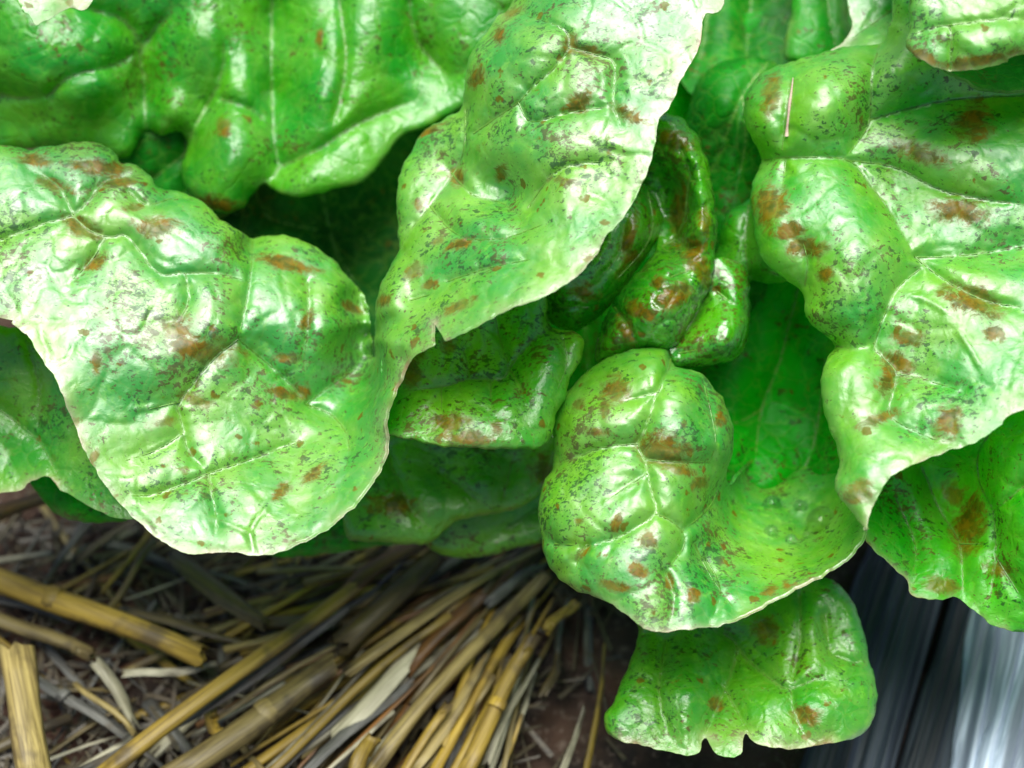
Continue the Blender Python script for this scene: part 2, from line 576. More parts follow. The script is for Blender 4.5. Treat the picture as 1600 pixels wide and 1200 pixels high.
m_vein = leaf_material('leaf_vein', (0.17, 0.38, 0.03), (0.08, 0.29, 0.015), speck=0.0, fleck=0.0, gloss=0.36, transl=0.2, spec=0.5, coat=0.6)
LIGHT = (0.195, 0.56, 0.006)
MID = (0.016, 0.40, 0.003)
m_front = leaf_material('leaf_front', LIGHT, MID, speck=0.85, fleck=0.75, gloss=0.50, transl=0.28, spec=0.12, cior=2.65, crinkle=0.45)
m_curl = leaf_material('leaf_curl', (0.10, 0.47, 0.006), (0.010, 0.33, 0.004), speck=1.5, fleck=0.8, gloss=0.30, transl=0.26, spec=0.2)
m_back = leaf_material('leaf_back', (0.11, 0.50, 0.006), (0.008, 0.36, 0.004), speck=0.15, fleck=0.1, gloss=0.38, transl=0.34, spec=0.25, coat=0.7)
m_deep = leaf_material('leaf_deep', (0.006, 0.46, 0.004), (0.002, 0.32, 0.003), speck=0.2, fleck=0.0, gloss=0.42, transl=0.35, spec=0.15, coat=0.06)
m_dark = leaf_material('leaf_dark', (0.012, 0.13, 0.012), (0.005, 0.07, 0.007), speck=0.2, fleck=0.0, gloss=0.6, transl=0.08, spec=0.12, coat=0.0)  # near-black green, the shade of the heart gap painted into the leaf
m_shade = leaf_material('leaf_shade', (0.006, 0.28, 0.004), (0.002, 0.17, 0.003), speck=0.3, fleck=0.0, gloss=0.5, transl=0.25, spec=0.2, coat=0.1)  # darkened leaf green, shade between the leaves put into the colour
m_outer = leaf_material('leaf_outer', (0.10, 0.56, 0.006), (0.010, 0.44, 0.003), speck=0.3, fleck=0.1, gloss=0.42, transl=0.42, spec=0.2, coat=0.6)
m_tuck = leaf_material('leaf_tuck', (0.19, 0.54, 0.010), (0.035, 0.42, 0.005), speck=0.7, fleck=0.4, gloss=0.40, transl=0.34, spec=0.2, coat=0.9)
m_blade = leaf_material('leaf_blade', (0.02, 0.42, 0.006), (0.006, 0.30, 0.004), speck=0.1, fleck=0.0, gloss=0.42, transl=0.3, spec=0.3, coat=0.15)
m_right = leaf_material('leaf_right', (0.19, 0.57, 0.006), (0.02, 0.44, 0.003), speck=0.35, fleck=0.2, gloss=0.50, transl=0.34, spec=0.12, cior=2.5, crinkle=0.45)
m_low = leaf_material('leaf_low', (0.14, 0.46, 0.008), (0.025, 0.34, 0.005), speck=0.5, fleck=0.2, gloss=0.40, transl=0.28, spec=0.25, coat=0.7)


def T(t, pts):
    return [(p[0], p[1], t) + tuple(p[2:]) for p in pts]


# --- the big front leaf: left lobe, bulge, lower lip, neck and central lobe in one wavy sheet
L1_out = (
    T('m', [(1140, -40, 120), (1130, 5, 130), (1103, 22, 138), (1097, 45, 145), (1092, 75, 152), (1068, 118, 162), (1050, 160, 172),
            (1030, 187, 180), (1024, 220, 190), (1015, 260, 200), (998, 300, 210), (975, 340, 222), (945, 372, 235), (930, 400, 243),
            (890, 440, 255), (850, 465, 262), (800, 482, 255), (760, 502, 246), (725, 522, 235), (702, 531, 222), (696, 533), (688, 519), (678, 503),
            (679, 522), (679, 539), (670, 544, 200), (648, 558, 175), (635, 580, 160), (622, 610, 150), (611, 640, 145), (605, 662, 145), (609, 690, 140), (603, 717, 145),
            (588, 750, 150), (565, 780, 158), (540, 805, 164), (505, 832, 170), (470, 850, 176), (430, 865, 182), (395, 867, 184), (350, 862, 184), (300, 866, 184),
            (265, 852, 180), (230, 828, 174), (195, 795, 168), (165, 760, 160), (140, 720, 153), (125, 690, 148), (112, 655, 143),
            (100, 625, 150), (85, 590, 142), (62, 555, 132), (45, 527, 124), (20, 507, 115), (0, 496, 108), (-60, 480, 100)]) +
    T('h', [(-70, 350, 0), (-65, 225, -120)]) +
    T('r', [(0, 227, -5), (50, 233, -5), (100, 225, -12), (150, 222, -16), (178, 238, -10), (190, 254, -8), (215, 258, -8), (235, 275, -6), (250, 294, -2),
            (290, 302, -8), (318, 318, -6), (345, 342, -8), (380, 364, -20), (393, 373, -85), (420, 368, -75), (455, 370, -70), (490, 385, -70),
            (525, 410, -70), (550, 440, -75), (570, 462, -85), (577, 490, -85), (580, 525, -80), (582, 555, -60), (585, 560), (586, 530, 40), (587, 492, 40), (589, 470, 45), (595, 447, 50), (613, 412, 50), (624, 388, 40), (622, 360, 20),
            (620, 310, 0), (626, 270, -20), (640, 242, -30), (662, 205, -40), (700, 183, -30), (720, 168), (727, 120, 20), (735, 85, 20), (755, 55, 5), (780, 25, -5), (800, 0, -15),
            (825, -40, -30)]))
L1_ctl = [
    # central lobe
    (800, 50, 72), (860, 30, 112), (950, 40, 127), (1060, 50, 140), (760, 130, 72), (850, 130, 140), (960, 130, 158), (1040, 130, 166), (745, 220, 65), (800, 210, 120),
    (900, 210, 176), (990, 220, 188), (735, 280, 50), (765, 285, 45), (800, 300, 62), (825, 325, 142), (860, 290, 178), (930, 300, 192), (860, 360, 205), (930, 380, 232),
    (760, 340, 120), (720, 340, 95), (690, 400, 105), (780, 400, 190), (850, 430, 240), (640, 450, 95), (700, 470, 170), (790, 460, 236),
    (610, 500, 90), (650, 510, 150), (600, 560, 95), (625, 560, 130), (597, 620, 115),
    (770, 248, 84), (815, 262, 122), (780, 335, 115),
    # rear shoulder of the central lobe
    (690, 215, -20), (705, 260, 5), (670, 290, 10), (650, 330, 25), (640, 370, 45),
    # left lobe
    (0, 300, 40), (0, 380, 68), (0, 440, 90), (80, 300, 42), (80, 400, 75), (100, 480, 104), (60, 530, 122), (180, 300, 30), (180, 400, 65), (200, 470, 92),
    (250, 330, 28), (270, 400, 55), (300, 470, 82), (340, 390, 32), (370, 450, 45), (366, 520, 74), (270, 520, 100), (160, 540, 122),
    (140, 620, 130), (250, 580, 112), (340, 580, 80), (220, 680, 116), (330, 660, 78), (420, 620, 40), (480, 640, 10), (530, 600, -45), (574, 545, -75), (580, 605, -10), (596, 600, 70),
    (430, 700, 60), (500, 690, 45), (560, 680, 70), (400, 770, 124), (480, 770, 110), (540, 740, 120), (300, 780, 148), (230, 770, 152), (350, 830, 168), (460, 820, 150),
    # bulge
    (400, 400, -25), (420, 450, 15), (420, 500, 34), (410, 540, 30), (470, 410, -45), (480, 470, 10), (480, 530, 30), (530, 450, -45), (540, 510, -25), (565, 500, -80), (500, 560, 5), (555, 560, -75)]
L1_cr = [
    [(740, 209), (775, 185), (810, 160), (838, 130), (867, 105), (888, 75), (880, 45), (807, 20)],
    [(810, 160), (830, 190), (880, 178), (960, 165)], [(888, 75), (930, 85), (960, 100), (958, 160), (970, 200)],
    (0.8, [(727, 160), (727, 215), (720, 250), (700, 285), (672, 322), (640, 362), (625, 390)]),
    [(672, 322), (690, 345), (705, 360), (730, 375)],
    [(705, 270), (740, 305), (785, 318), (815, 345), (800, 362)],
    [(825, 325), (850, 290), (880, 262), (960, 250)],
    [(730, 375), (790, 372), (850, 350)], [(700, 440), (760, 420), (830, 405)], [(640, 470), (690, 455)],
    (0.9, [(394, 376), (391, 430), (381, 490), (372, 530)]),
    [(372, 530), (330, 565), (281, 628), (283, 660), (295, 705), (325, 740)],
    [(372, 530), (420, 570), (455, 603), (478, 632)],
    [(325, 740), (390, 718), (435, 702), (470, 690)], [(325, 740), (335, 790), (340, 830)],
    [(281, 628), (255, 634), (230, 640)], [(285, 678), (240, 705), (195, 720)],
    [(0, 375), (60, 352), (112, 336), (140, 312), (165, 285), (210, 275), (255, 268)],
    [(112, 336), (140, 360), (170, 370), (200, 370), (245, 425), (290, 427), (340, 428), (388, 440)],
    [(165, 372), (140, 410), (110, 440)], [(290, 427), (295, 470), (280, 500)], [(200, 300), (230, 320), (262, 312), (290, 305)],
    [(478, 632), (520, 650), (545, 690), (540, 740)], [(480, 440), (482, 500), (475, 560)], [(478, 632), (520, 600), (560, 575)],
    [(325, 740), (250, 770), (205, 775)], [(115, 335), (90, 290), (40, 262)]]
L1_ri = [[(335, 810), (390, 835), (395, 860)], [(280, 628), (215, 640)], [(285, 680), (205, 718)], [(390, 850), (395, 820), (415, 795)], [(215, 300), (235, 320)]]
L1_br = [(310, 545, 58, 20, 10), (275, 520, 22, 26, 20), (245, 355, 34, 15, 5), (130, 355, 32, 14, 25), (85, 290, 26, 9, 20), (155, 262, 42, 12, 8), (185, 285, 25, 8, -5), (55, 252, 30, 9, 5),
         (450, 412, 42, 10, 12), (440, 768, 16, 9, -40), (255, 660, 22, 8, -15), (310, 625, 24, 9, 15), (890, 72, 12, 16, 20), (900, 165, 16, 12, 40), (905, 158, 26, 12, -40),
         (985, 178, 28, 12, 20), (925, 80, 20, 7, 10), (780, 55, 8, 14, 20), (745, 120, 12, 16, 0), (785, 270, 10, 14, 0), (715, 275, 12, 14, 0), (880, 283, 20, 6, 10), (645, 425, 17, 11, -20),
         (672, 445, 12, 7, -20), (715, 480, 26, 7, -25), (720, 380, 26, 8, -20), (685, 375, 10, 6, -20), (600, 470, 12, 8, -20), (205, 325, 16, 5, 0), (150, 565, 7, 16, 0), (150, 410, 22, 10, -30),
         (470, 610, 14, 14, 0), (550, 480, 16, 7, 20), (480, 500, 8, 14, 20), (490, 740, 24, 8, -35), (440, 615, 24, 7, 20), (800, 20, 18, 6, -30), (670, 205, 26, 6, -25), (655, 320, 9, 9, 0),
         (145, 720, 5, 16, 20), (445, 560, 18, 8, 0)]
leaf('front', L1_out, L1_ctl, m_front, L1_cr, L1_ri, brown=L1_br, g=4.6, puff=17, pw=24, roll=34, seed=1,
     label='broad front leaf with cream wavy margin and ochre brown patches')

# --- right hand leaf
L2_out = (
    T('r', [(1374, 69, 20), (1388, 40, 20), (1395, 0, 20), (1400, -50, 10)]) + T('h', [(1680, -50, 60), (1690, 300, 90), (1680, 600, 230)]) +
    T('m', [(1600, 642, 232), (1560, 668, 232), (1530, 688, 234), (1480, 706, 236), (1430, 725, 238), (1402, 740, 238), (1382, 756, 238), (1368, 785, 238), (1358, 810, 240), (1354, 832, 242)]) +
    T('s', [(1342, 814, 235), (1325, 792, 225), (1308, 775, 212), (1304, 752, 195), (1311, 725, 180), (1305, 692, 160), (1290, 655, 145), (1283, 620, 135), (1283, 590, 130)]) +
    T('r', [(1290, 562, 130), (1305, 541, 120), (1288, 522, 120), (1267, 507, 115), (1258, 490, 112), (1257, 467, 110), (1248, 452, 105), (1225, 435, 95),
            (1196, 411, 80), (1184, 385, 70), (1178, 350, 60), (1174, 310, 45), (1178, 278, 30), (1189, 250, 20), (1185, 235, 20), (1168, 205, 20), (1161, 175, 10), (1168, 145, 0),
            (1195, 112, -15), (1229, 98, -15), (1276, 84, -10), (1323, 73, 0)]))
L2_ctl = [(1220, 150, 45), (1280, 115, 52), (1300, 180, 80), (1335, 140, 66), (1250, 225, 60), (1200, 210, 40), (1310, 235, 60), (1360, 185, 40), (1400, 110, 60), (1430, 168, 25), (1500, 160, 38), (1580, 160, 48),
          (1480, 205, 62), (1580, 200, 70), (1500, 250, 90), (1590, 260, 95), (1430, 250, 70), (1400, 295, 50), (1500, 310, 90), (1580, 330, 100), (1215, 340, 85), (1270, 330, 98), (1290, 272, 78), (1340, 320, 106), (1390, 380, 130),
          (1300, 410, 135), (1420, 420, 115), (1480, 350, 80), (1580, 380, 95), (1500, 450, 150), (1590, 450, 150), (1350, 490, 150), (1320, 570, 150), (1400, 540, 130), (1400, 650, 190), (1340, 650, 175),
          (1480, 600, 185), (1580, 540, 185), (1500, 670, 225), (1420, 710, 230), (1350, 760, 230), (1335, 720, 205), (1600, 600, 222)]
L2_cr = [[(1374, 72), (1362, 120), (1359, 185), (1345, 215), (1320, 248)], [(1180, 252), (1240, 246), (1325, 251), (1360, 290), (1390, 330), (1430, 402)],
         [(1359, 188), (1420, 170), (1500, 155), (1600, 150)], [(1438, 420), (1398, 457), (1367, 535), (1374, 552), (1401, 584), (1394, 616), (1392, 651), (1451, 683), (1480, 690)],
         [(1401, 584), (1440, 592), (1500, 610)], [(1430, 402), (1480, 440), (1540, 470), (1600, 480)], [(1325, 251), (1400, 262), (1480, 300), (1600, 320)], [(1430, 402), (1500, 400), (1600, 385)],
         [(1258, 445), (1262, 410), (1255, 380)], [(1306, 541), (1340, 545), (1367, 535)], [(1228, 250), (1222, 300)], [(1235, 130), (1228, 180), (1222, 235)]]
L2_ri = [[(1420, 460), (1450, 470), (1475, 485)], [(1375, 555), (1401, 584)], [(1405, 586), (1460, 596)], [(1393, 652), (1450, 682)], [(1500, 520), (1530, 570)], [(1420, 410), (1445, 420)]]
L2_br = [(1205, 325, 25, 32, 0), (1205, 150, 14, 30, 10), (1520, 470, 42, 22, 15), (1400, 570, 26, 20, 30), (1385, 600, 14, 20), (1370, 655, 30, 10, -20), (1340, 770, 24, 16, -20), (1520, 190, 26, 28), (1440, 240, 40, 14, 20), (1480, 660, 18, 26, 20),
         (1290, 425, 12, 14), (1260, 390, 28, 16), (1230, 360, 20, 14), (1500, 330, 40, 20, 10), (1555, 520, 16, 14), (1420, 530, 24, 12)]
leaf('right', L2_out, L2_ctl, m_right, L2_cr, L2_ri, brown=L2_br, g=5, puff=20, pw=30, roll=42, seed=2,
     label='broad ruffled pale green leaf with blistered lobes along its scalloped side')

# --- drooping leaf tip over it
leaf('tip', T('s', [(1422, -60, 190), (1420, 0, 200), (1421, 40, 200), (1414, 62, 200), (1421, 80, 205)]) +
     T('m', [(1440, 95, 215), (1470, 107, 222), (1495, 111, 228), (1530, 108, 230), (1570, 98, 230), (1600, 84, 230), (1690, 50, 225)]) + T('h', [(1690, -60, 150)]),
     [(1500, 0, 220), (1560, 20, 245), (1480, 60, 235), (1580, 70, 255)], m_right,
     [[(1485, 108), (1487, 70), (1480, 40), (1430, 52)], [(1480, 40), (1560, 30), (1640, 30)]], brown=[(1500, 102, 24, 8, -5), (1445, 90, 26, 8, 25), (1540, 92, 60, 10, -10)], puff=14, seed=3, mw=5, roll=30,
     label='rounded leaf tip with rust coloured margin')
leaf('fold', T('m', [(1474, 110, 110), (1500, 125, 115), (1530, 141, 120), (1565, 146, 122), (1600, 146, 122), (1690, 140, 120)]) + T('h', [(1690, 40, 20), (1560, 60, 20), (1480, 90, 60)]),
     [(1560, 110, 70)], m_shade, puff=0, seed=4, mw=4, label='thin folded leaf edge with red brown rim')

# --- back leaf, upper left
L4_out = (T('h', [(-70, -60, -180), (840, -60, -240), (840, 60, -250), (780, 150, -250)]) +
          T('s', [(724, 169, -240), (665, 199, -230), (628, 213, -225), (600, 248, -210), (574, 279, -200), (550, 290, -195), (530, 294, -190), (506, 300, -188), (479, 307, -185), (439, 303, -190), (413, 288, -200)]) +
          T('r', [(398, 300, -200), (388, 312, -200), (380, 325, -195), (355, 332, -190), (330, 326, -190), (303, 310, -195), (286, 282, -205), (284, 258, -215), (292, 225, -220), (280, 205, -230), (256, 213, -225),
                  (234, 205, -235), (222, 214, -235), (207, 238, -240), (190, 246, -240), (150, 240, -250), (60, 232, -260), (-70, 230, -270)]))
L4_ctl = [(30, 60, -150), (120, 60, -160), (225, 75, -230), (330, 60, -190), (425, 40, -260), (520, 60, -190), (600, 60, -210), (660, 90, -255), (720, 80, -225),
          (60, 140, -170), (160, 130, -170), (150, 200, -235), (30, 190, -255), (228, 150, -255), (265, 170, -215), (320, 160, -230), (340, 210, -180), (380, 150, -190), (360, 270, -165), (400, 240, -180), (428, 150, -250), (432, 255, -205),
          (500, 150, -175), (560, 140, -190), (490, 220, -185), (600, 190, -215), (480, 280, -175), (560, 260, -195)]
leaf('back', L4_out, L4_ctl, m_back, [[(425, 0), (424, 130), (428, 220), (435, 262), (415, 285)], [(435, 262), (500, 232), (560, 192), (640, 160)], [(228, 205), (225, 130), (222, 75), (270, 15)], [(222, 75), (190, 30), (120, 10)],
     [(345, 155), (390, 170), (425, 200)], [(295, 222), (320, 170), (345, 120), (350, 60)], [(78, 147), (110, 120), (180, 100), (222, 75)], [(0, 148), (34, 153), (78, 147)], [(640, 0), (650, 60), (700, 120)], [(530, 0), (540, 100), (520, 200)]],
     brown=[(345, 320, 34, 12, 10), (350, 200, 10, 14), (500, 60, 5, 14)], puff=24, pw=26, roll=30, seed=5, g=6, cell=110, cellamp=4, mw=6,
     label='smooth bright green leaf hanging behind with few speckles')
leaf('cream', T('m', [(14, -50, 180), (30, 0, 195), (44, 22, 200), (56, 39, 205), (75, 31, 205), (108, 13, 205), (146, 0, 200), (185, -50, 190)]), [(80, 0, 190)], m_right, puff=0, seed=6, allcream=0.92,
     label='cream coloured curled leaf tip at the back')

# --- dark inner leaves filling the heart
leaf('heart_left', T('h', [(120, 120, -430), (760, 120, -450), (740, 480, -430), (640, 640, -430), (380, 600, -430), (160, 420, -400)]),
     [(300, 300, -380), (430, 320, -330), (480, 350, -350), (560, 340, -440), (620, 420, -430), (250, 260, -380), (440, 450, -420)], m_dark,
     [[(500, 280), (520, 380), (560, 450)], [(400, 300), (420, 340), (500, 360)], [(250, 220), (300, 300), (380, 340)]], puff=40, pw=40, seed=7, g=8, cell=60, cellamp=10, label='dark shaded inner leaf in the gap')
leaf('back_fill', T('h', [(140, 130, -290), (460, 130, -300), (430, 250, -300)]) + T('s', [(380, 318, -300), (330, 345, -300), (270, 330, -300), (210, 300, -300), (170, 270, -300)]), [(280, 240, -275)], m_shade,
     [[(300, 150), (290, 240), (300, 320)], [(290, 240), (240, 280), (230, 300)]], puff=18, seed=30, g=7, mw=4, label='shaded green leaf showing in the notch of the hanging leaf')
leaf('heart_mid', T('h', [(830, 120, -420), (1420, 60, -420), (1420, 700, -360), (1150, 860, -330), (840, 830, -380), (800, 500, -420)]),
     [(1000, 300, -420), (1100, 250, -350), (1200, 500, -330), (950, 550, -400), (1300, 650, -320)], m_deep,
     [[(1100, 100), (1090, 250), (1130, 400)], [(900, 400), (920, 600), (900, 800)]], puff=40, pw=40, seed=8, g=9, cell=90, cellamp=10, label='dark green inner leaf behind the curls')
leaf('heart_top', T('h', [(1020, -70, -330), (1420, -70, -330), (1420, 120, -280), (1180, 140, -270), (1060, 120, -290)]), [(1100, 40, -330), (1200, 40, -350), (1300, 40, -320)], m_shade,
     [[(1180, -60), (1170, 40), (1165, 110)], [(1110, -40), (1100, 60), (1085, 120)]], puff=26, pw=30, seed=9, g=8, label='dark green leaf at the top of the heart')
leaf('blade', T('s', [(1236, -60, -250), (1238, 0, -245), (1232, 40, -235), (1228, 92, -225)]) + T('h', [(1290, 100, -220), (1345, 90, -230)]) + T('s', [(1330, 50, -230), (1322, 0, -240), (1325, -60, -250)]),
     [(1280, 20, -225), (1300, 60, -215)], m_blade, [[(1292, -50), (1296, 30), (1310, 90)]], puff=14, cellamp=1.5, seed=10, label='upright bright green leaf blade in the heart')
leaf('pale_inner', T('m', [(1312, -60, -120), (1324, 0, -110), (1330, 40, -90), (1318, 66, -75), (1300, 82, -70)]) + T('h', [(1400, 80, -60), (1420, 20, -80), (1420, -60, -120)]),
     [(1360, 30, -85), (1370, 65, -55)], m_right, [[(1395, 15), (1360, 40), (1330, 60)]], puff=14, seed=11, mw=14, label='pale folded inner leaf catching the light')
leaf('veined', T('r', [(1188, 88, -190), (1150, 92, -200), (1118, 100, -205), (1092, 125, -210), (1080, 150, -215), (1070, 200, -220)]) + T('h', [(1040, 330, -260), (1100, 480, -220), (1190, 470, -170)]) +
     T('h', [(1225, 300, -140), (1230, 130, -150)]), [(1130, 160, -160), (1150, 250, -170), (1130, 350, -190)], m_shade, [[(1200, 100), (1160, 150), (1120, 250), (1090, 300)], [(1160, 150), (1165, 220), (1150, 300)]], puff=20, seed=12, roll=30, g=6,
     label='deep green puckered leaf between the curl and the right leaf')
leaf('smooth', T('r', [(1172, 312, -70), (1145, 325, -80), (1129, 350, -90), (1120, 390, -100)]) + T('h', [(1096, 450, -110), (1110, 500, -110), (1160, 470, -80)]) +
     T('r', [(1172, 440, -70), (1205, 443, -60), (1235, 437, -50), (1262, 420, -40)]) + T('h', [(1262, 380, -20), (1200, 300, -40)]), [(1160, 370, -60), (1200, 410, -30), (1150, 420, -70)], m_back,
     [[(1170, 320), (1165, 390), (1175, 440)]], puff=14, seed=13, roll=26, label='smooth green lobe tucked between the curls')
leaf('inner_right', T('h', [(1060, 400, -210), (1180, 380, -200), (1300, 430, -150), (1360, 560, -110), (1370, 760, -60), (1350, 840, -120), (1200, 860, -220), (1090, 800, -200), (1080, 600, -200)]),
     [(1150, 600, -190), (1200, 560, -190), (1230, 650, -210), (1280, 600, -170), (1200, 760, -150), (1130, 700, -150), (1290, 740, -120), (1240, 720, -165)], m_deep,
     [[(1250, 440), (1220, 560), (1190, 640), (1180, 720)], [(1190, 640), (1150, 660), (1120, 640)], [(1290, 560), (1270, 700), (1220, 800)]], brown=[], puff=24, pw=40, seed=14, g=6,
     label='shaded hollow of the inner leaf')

# --- the rolled, dark freckled curl in the middle
L11_out = (T('r', [(1030, 180, -40), (1050, 179, -40), (1068, 185, -40), (1078, 200, -35), (1091, 213, -30), (1097, 232, -25), (1108, 256, -15), (1113, 290, -5), (1118, 330, 0), (1120, 370, 0), (1118, 400, 0), (1112, 440, 5), (1100, 468, 10), (1085, 495, 15), (1064, 528, 20),
                   (1047, 545, 25), (1010, 545, 20), (980, 552, 5), (950, 562, -10), (930, 566, -20), (932, 540, -20), (940, 510, -15), (955, 478, -5), (972, 452, 0), (992, 430, 0), (1012, 408, -10)]) +
           T('h', [(1028, 385, -40), (1020, 340, -90), (990, 300, -110), (1000, 230, -80)]))
L11_ctl = [(1092, 300, 25), (1095, 360, 30), (1083, 250, 5), (1060, 215, -20), (1050, 290, -85), (1050, 340, -90), (1058, 375, -50), (1075, 300, -20), (1072, 350, -20), (1045, 420, 35), (1080, 430, 35), (1010, 460, 50), (1050, 480, 55), (975, 510, 35), (1010, 520, 50), (955, 540, 15)]
leaf('curl', L11_out, L11_ctl, m_curl, [[(1064, 235), (1078, 270), (1074, 300), (1070, 340), (1055, 375)], [(1055, 375), (1080, 388), (1105, 375)], [(1079, 284), (1110, 280)], [(1055, 375), (1035, 385), (1050, 395), (1075, 392)], [(1048, 433), (1070, 425), (1085, 420)], [(960, 480), (985, 515), (1000, 545)]],
     brown=[(1062, 330, 12, 50, 8), (1085, 395, 16, 28, -10), (1050, 465, 34, 16, -30), (1000, 485, 26, 10, 30), (980, 520, 10, 26, -20), (1050, 220, 30, 14, 10), (1100, 345, 10, 22), (1030, 440, 10, 10), (1100, 425, 10, 20)], puff=13, pw=16, roll=24, seed=15, g=3.6, cell=34, cellamp=5, wr=3.4,
     label='dark freckled leaf rolled into a tight glossy curl')
leaf('lobe', T('r', [(1000, 286, -40), (1020, 305, -45), (1033, 327, -50), (1036, 350, -50), (1028, 373, -50), (1012, 398, -45), (988, 432, -40), (967, 462, -40), (945, 488, -45), (915, 510, -50), (890, 518, -50), (870, 511, -50), (855, 498, -50), (846, 475, -50)]) + T('h', [(850, 440, -10), (920, 370, 0), (950, 320, -10)]),
     [(1000, 330, 0), (1000, 370, 5), (960, 420, 10), (930, 450, 0), (890, 480, -10), (960, 370, 20)], m_curl,
     [[(1012, 300), (1020, 350), (1005, 390), (960, 440)], [(975, 350), (965, 400), (930, 440)], [(870, 480), (920, 480)]], brown=[(980, 380, 8, 46, 15), (985, 400, 14, 12), (910, 455, 24, 12, 20)], puff=12, pw=18, roll=26, seed=16, g=4, cell=40, label='small freckled lobe half hidden by the pale margin')
leaf('mid_lobe', T('h', [(1096, 430, -20), (1118, 405, -30)]) + T('r', [(1145, 405, -30), (1166, 422, -25), (1172, 448, -20), (1173, 478, -15), (1170, 525, -10), (1156, 553, -5), (1133, 566, 0), (1102, 573, 5), (1070, 574, 10), (1050, 571, 15)]) + T('h', [(1046, 550, 10), (1060, 527, 0), (1084, 492, -15)]),
     [(1110, 470, -15), (1140, 450, -5), (1110, 510, 20), (1145, 500, 25), (1085, 540, 28), (1130, 540, 40)], m_curl,
     [[(1102, 460), (1085, 497), (1064, 527), (1050, 555)], [(1120, 455), (1150, 478), (1168, 480)], [(1060, 552), (1100, 545)]], puff=12, pw=18, roll=26, seed=17, g=4, label='plump green lobe with a pale sheen beside the curl')

# --- mid leaf below the pale margin
L8_out = (T('h', [(600, 670, -60), (598, 560, -70), (650, 500, -90), (760, 440, -110), (846, 440, -110)]) + T('r', [(856, 500, -100), (871, 515, -100), (898, 518, -95), (911, 533, -90), (908, 560, -80), (890, 596, -60), (882, 625, -50), (868, 650, -40), (862, 680, -30)]) +
          T('s', [(840, 700, -20), (820, 701, -10), (773, 701, 0), (732, 700, 5), (685, 697, 0), (641, 688, -15), (609, 681, -30)]))
leaf('mid', L8_out, [(680, 550, -85), (740, 540, -95), (770, 520, -110), (700, 590, -65), (760, 585, -75), (797, 575, -75), (840, 540, -75), (870, 560, -60), (650, 640, -40), (720, 640, -20), (780, 640, -15), (840, 620, -35), (740, 680, 0), (820, 680, -12), (660, 670, -25)], m_tuck,
     [[(797, 575), (783, 594), (732, 592), (702, 602), (645, 610)], [(797, 575), (783, 535), (770, 480)], [(732, 592), (726, 552), (705, 520)], [(766, 594), (768, 640)], [(797, 578), (815, 610), (825, 640)], [(797, 575), (825, 540), (860, 512)], [(880, 530), (885, 570), (870, 610)], [(690, 603), (690, 650)]],
     brown=[(725, 683, 40, 11, 4), (705, 660, 26, 12), (775, 672, 8, 12), (655, 540, 14, 20), (700, 540, 10, 12), (640, 580, 16, 24)], puff=15, pw=20, roll=28, dz=125, seed=18, g=4.4, label='round green leaf under the pale margin with a rust patch on its rim')

# --- front right leaf, a folded lobe and its wing
L10_out = (T('r', [(930, 570, 30), (955, 557, 35), (980, 548, 40), (1005, 543, 45), (1025, 542, 45), (1045, 545, 42), (1049, 558, 40), (1054, 572, 45), (1077, 576, 50), (1100, 587, 50), (1117, 607, 50), (1130, 625, 50), (1138, 645, 50), (1145, 667, 48), (1146, 697, 45), (1142, 718, 40), (1136, 737, 30)]) +
           T('h', [(1140, 752, -30), (1165, 725, -150), (1230, 680, -240), (1300, 670, -210), (1330, 745, -70)]) +
           T('m', [(1350, 812, 100), (1357, 830, 120), (1350, 846, 130), (1330, 870, 140), (1305, 890, 145), (1280, 905, 150), (1240, 925, 158), (1200, 946, 168), (1165, 965, 180), (1130, 977, 190), (1090, 982, 198), (1050, 987, 205), (1030, 988, 205), (1005, 982, 200), (985, 966, 190), (965, 950, 180), (945, 938, 170)]) +
           T('s', [(920, 930, 150), (895, 920, 135)]) +
           T('r', [(870, 900, 120), (852, 870, 105), (846, 840, 95), (841, 800, 85), (844, 770, 80), (853, 747, 72), (864, 729, 65), (866, 700, 60), (865, 670, 50), (870, 645, 45), (880, 620, 40), (895, 603, 35), (915, 583, 32)]))
L10_ctl = [(950, 600, 65), (1000, 580, 80), (1035, 575, 82), (900, 660, 85), (960, 650, 115), (1060, 620, 112), (1105, 650, 95), (1000, 700, 125), (900, 770, 120), (980, 770, 155), (1060, 730, 138), (1115, 720, 85), (880, 850, 135), (940, 870, 170), (1020, 850, 175), (1075, 840, 145),
           (930, 915, 165), (1000, 940, 195), (1050, 960, 202), (1100, 870, 115), (1120, 930, 165), (1105, 790, 70), (1135, 800, -10), (1150, 850, 30), (1180, 890, 80), (1200, 800, -80), (1240, 850, -5), (1280, 880, 85), (1200, 930, 140), (1325, 840, 95), (1290, 810, -40), (1240, 750, -150)]
L10_cr = [[(1048, 550), (1045, 575), (1025, 620), (1015, 650), (1005, 680), (997, 693), (1007, 720), (1012, 740), (1018, 770), (1023, 803), (990, 825), (960, 842), (918, 852)],
          [(997, 693), (940, 700), (900, 716), (866, 730)], [(1012, 740), (980, 760), (945, 785)], [(1023, 803), (1045, 812), (1066, 832), (1068, 855), (1050, 880), (1040, 895)], [(1066, 830), (1090, 810), (1110, 790), (1122, 765)],
          [(1030, 612), (1000, 620), (970, 630)], [(1100, 600), (1112, 650), (1118, 690), (1110, 720)], [(1007, 718), (1060, 722), (1110, 722)], [(918, 852), (905, 870), (900, 890)], [(1040, 895), (1052, 930), (1046, 975)], [(1100, 870), (1125, 920), (1110, 970)], [(1085, 850), (1110, 900), (1150, 955)], [(866, 850), (918, 852)]]
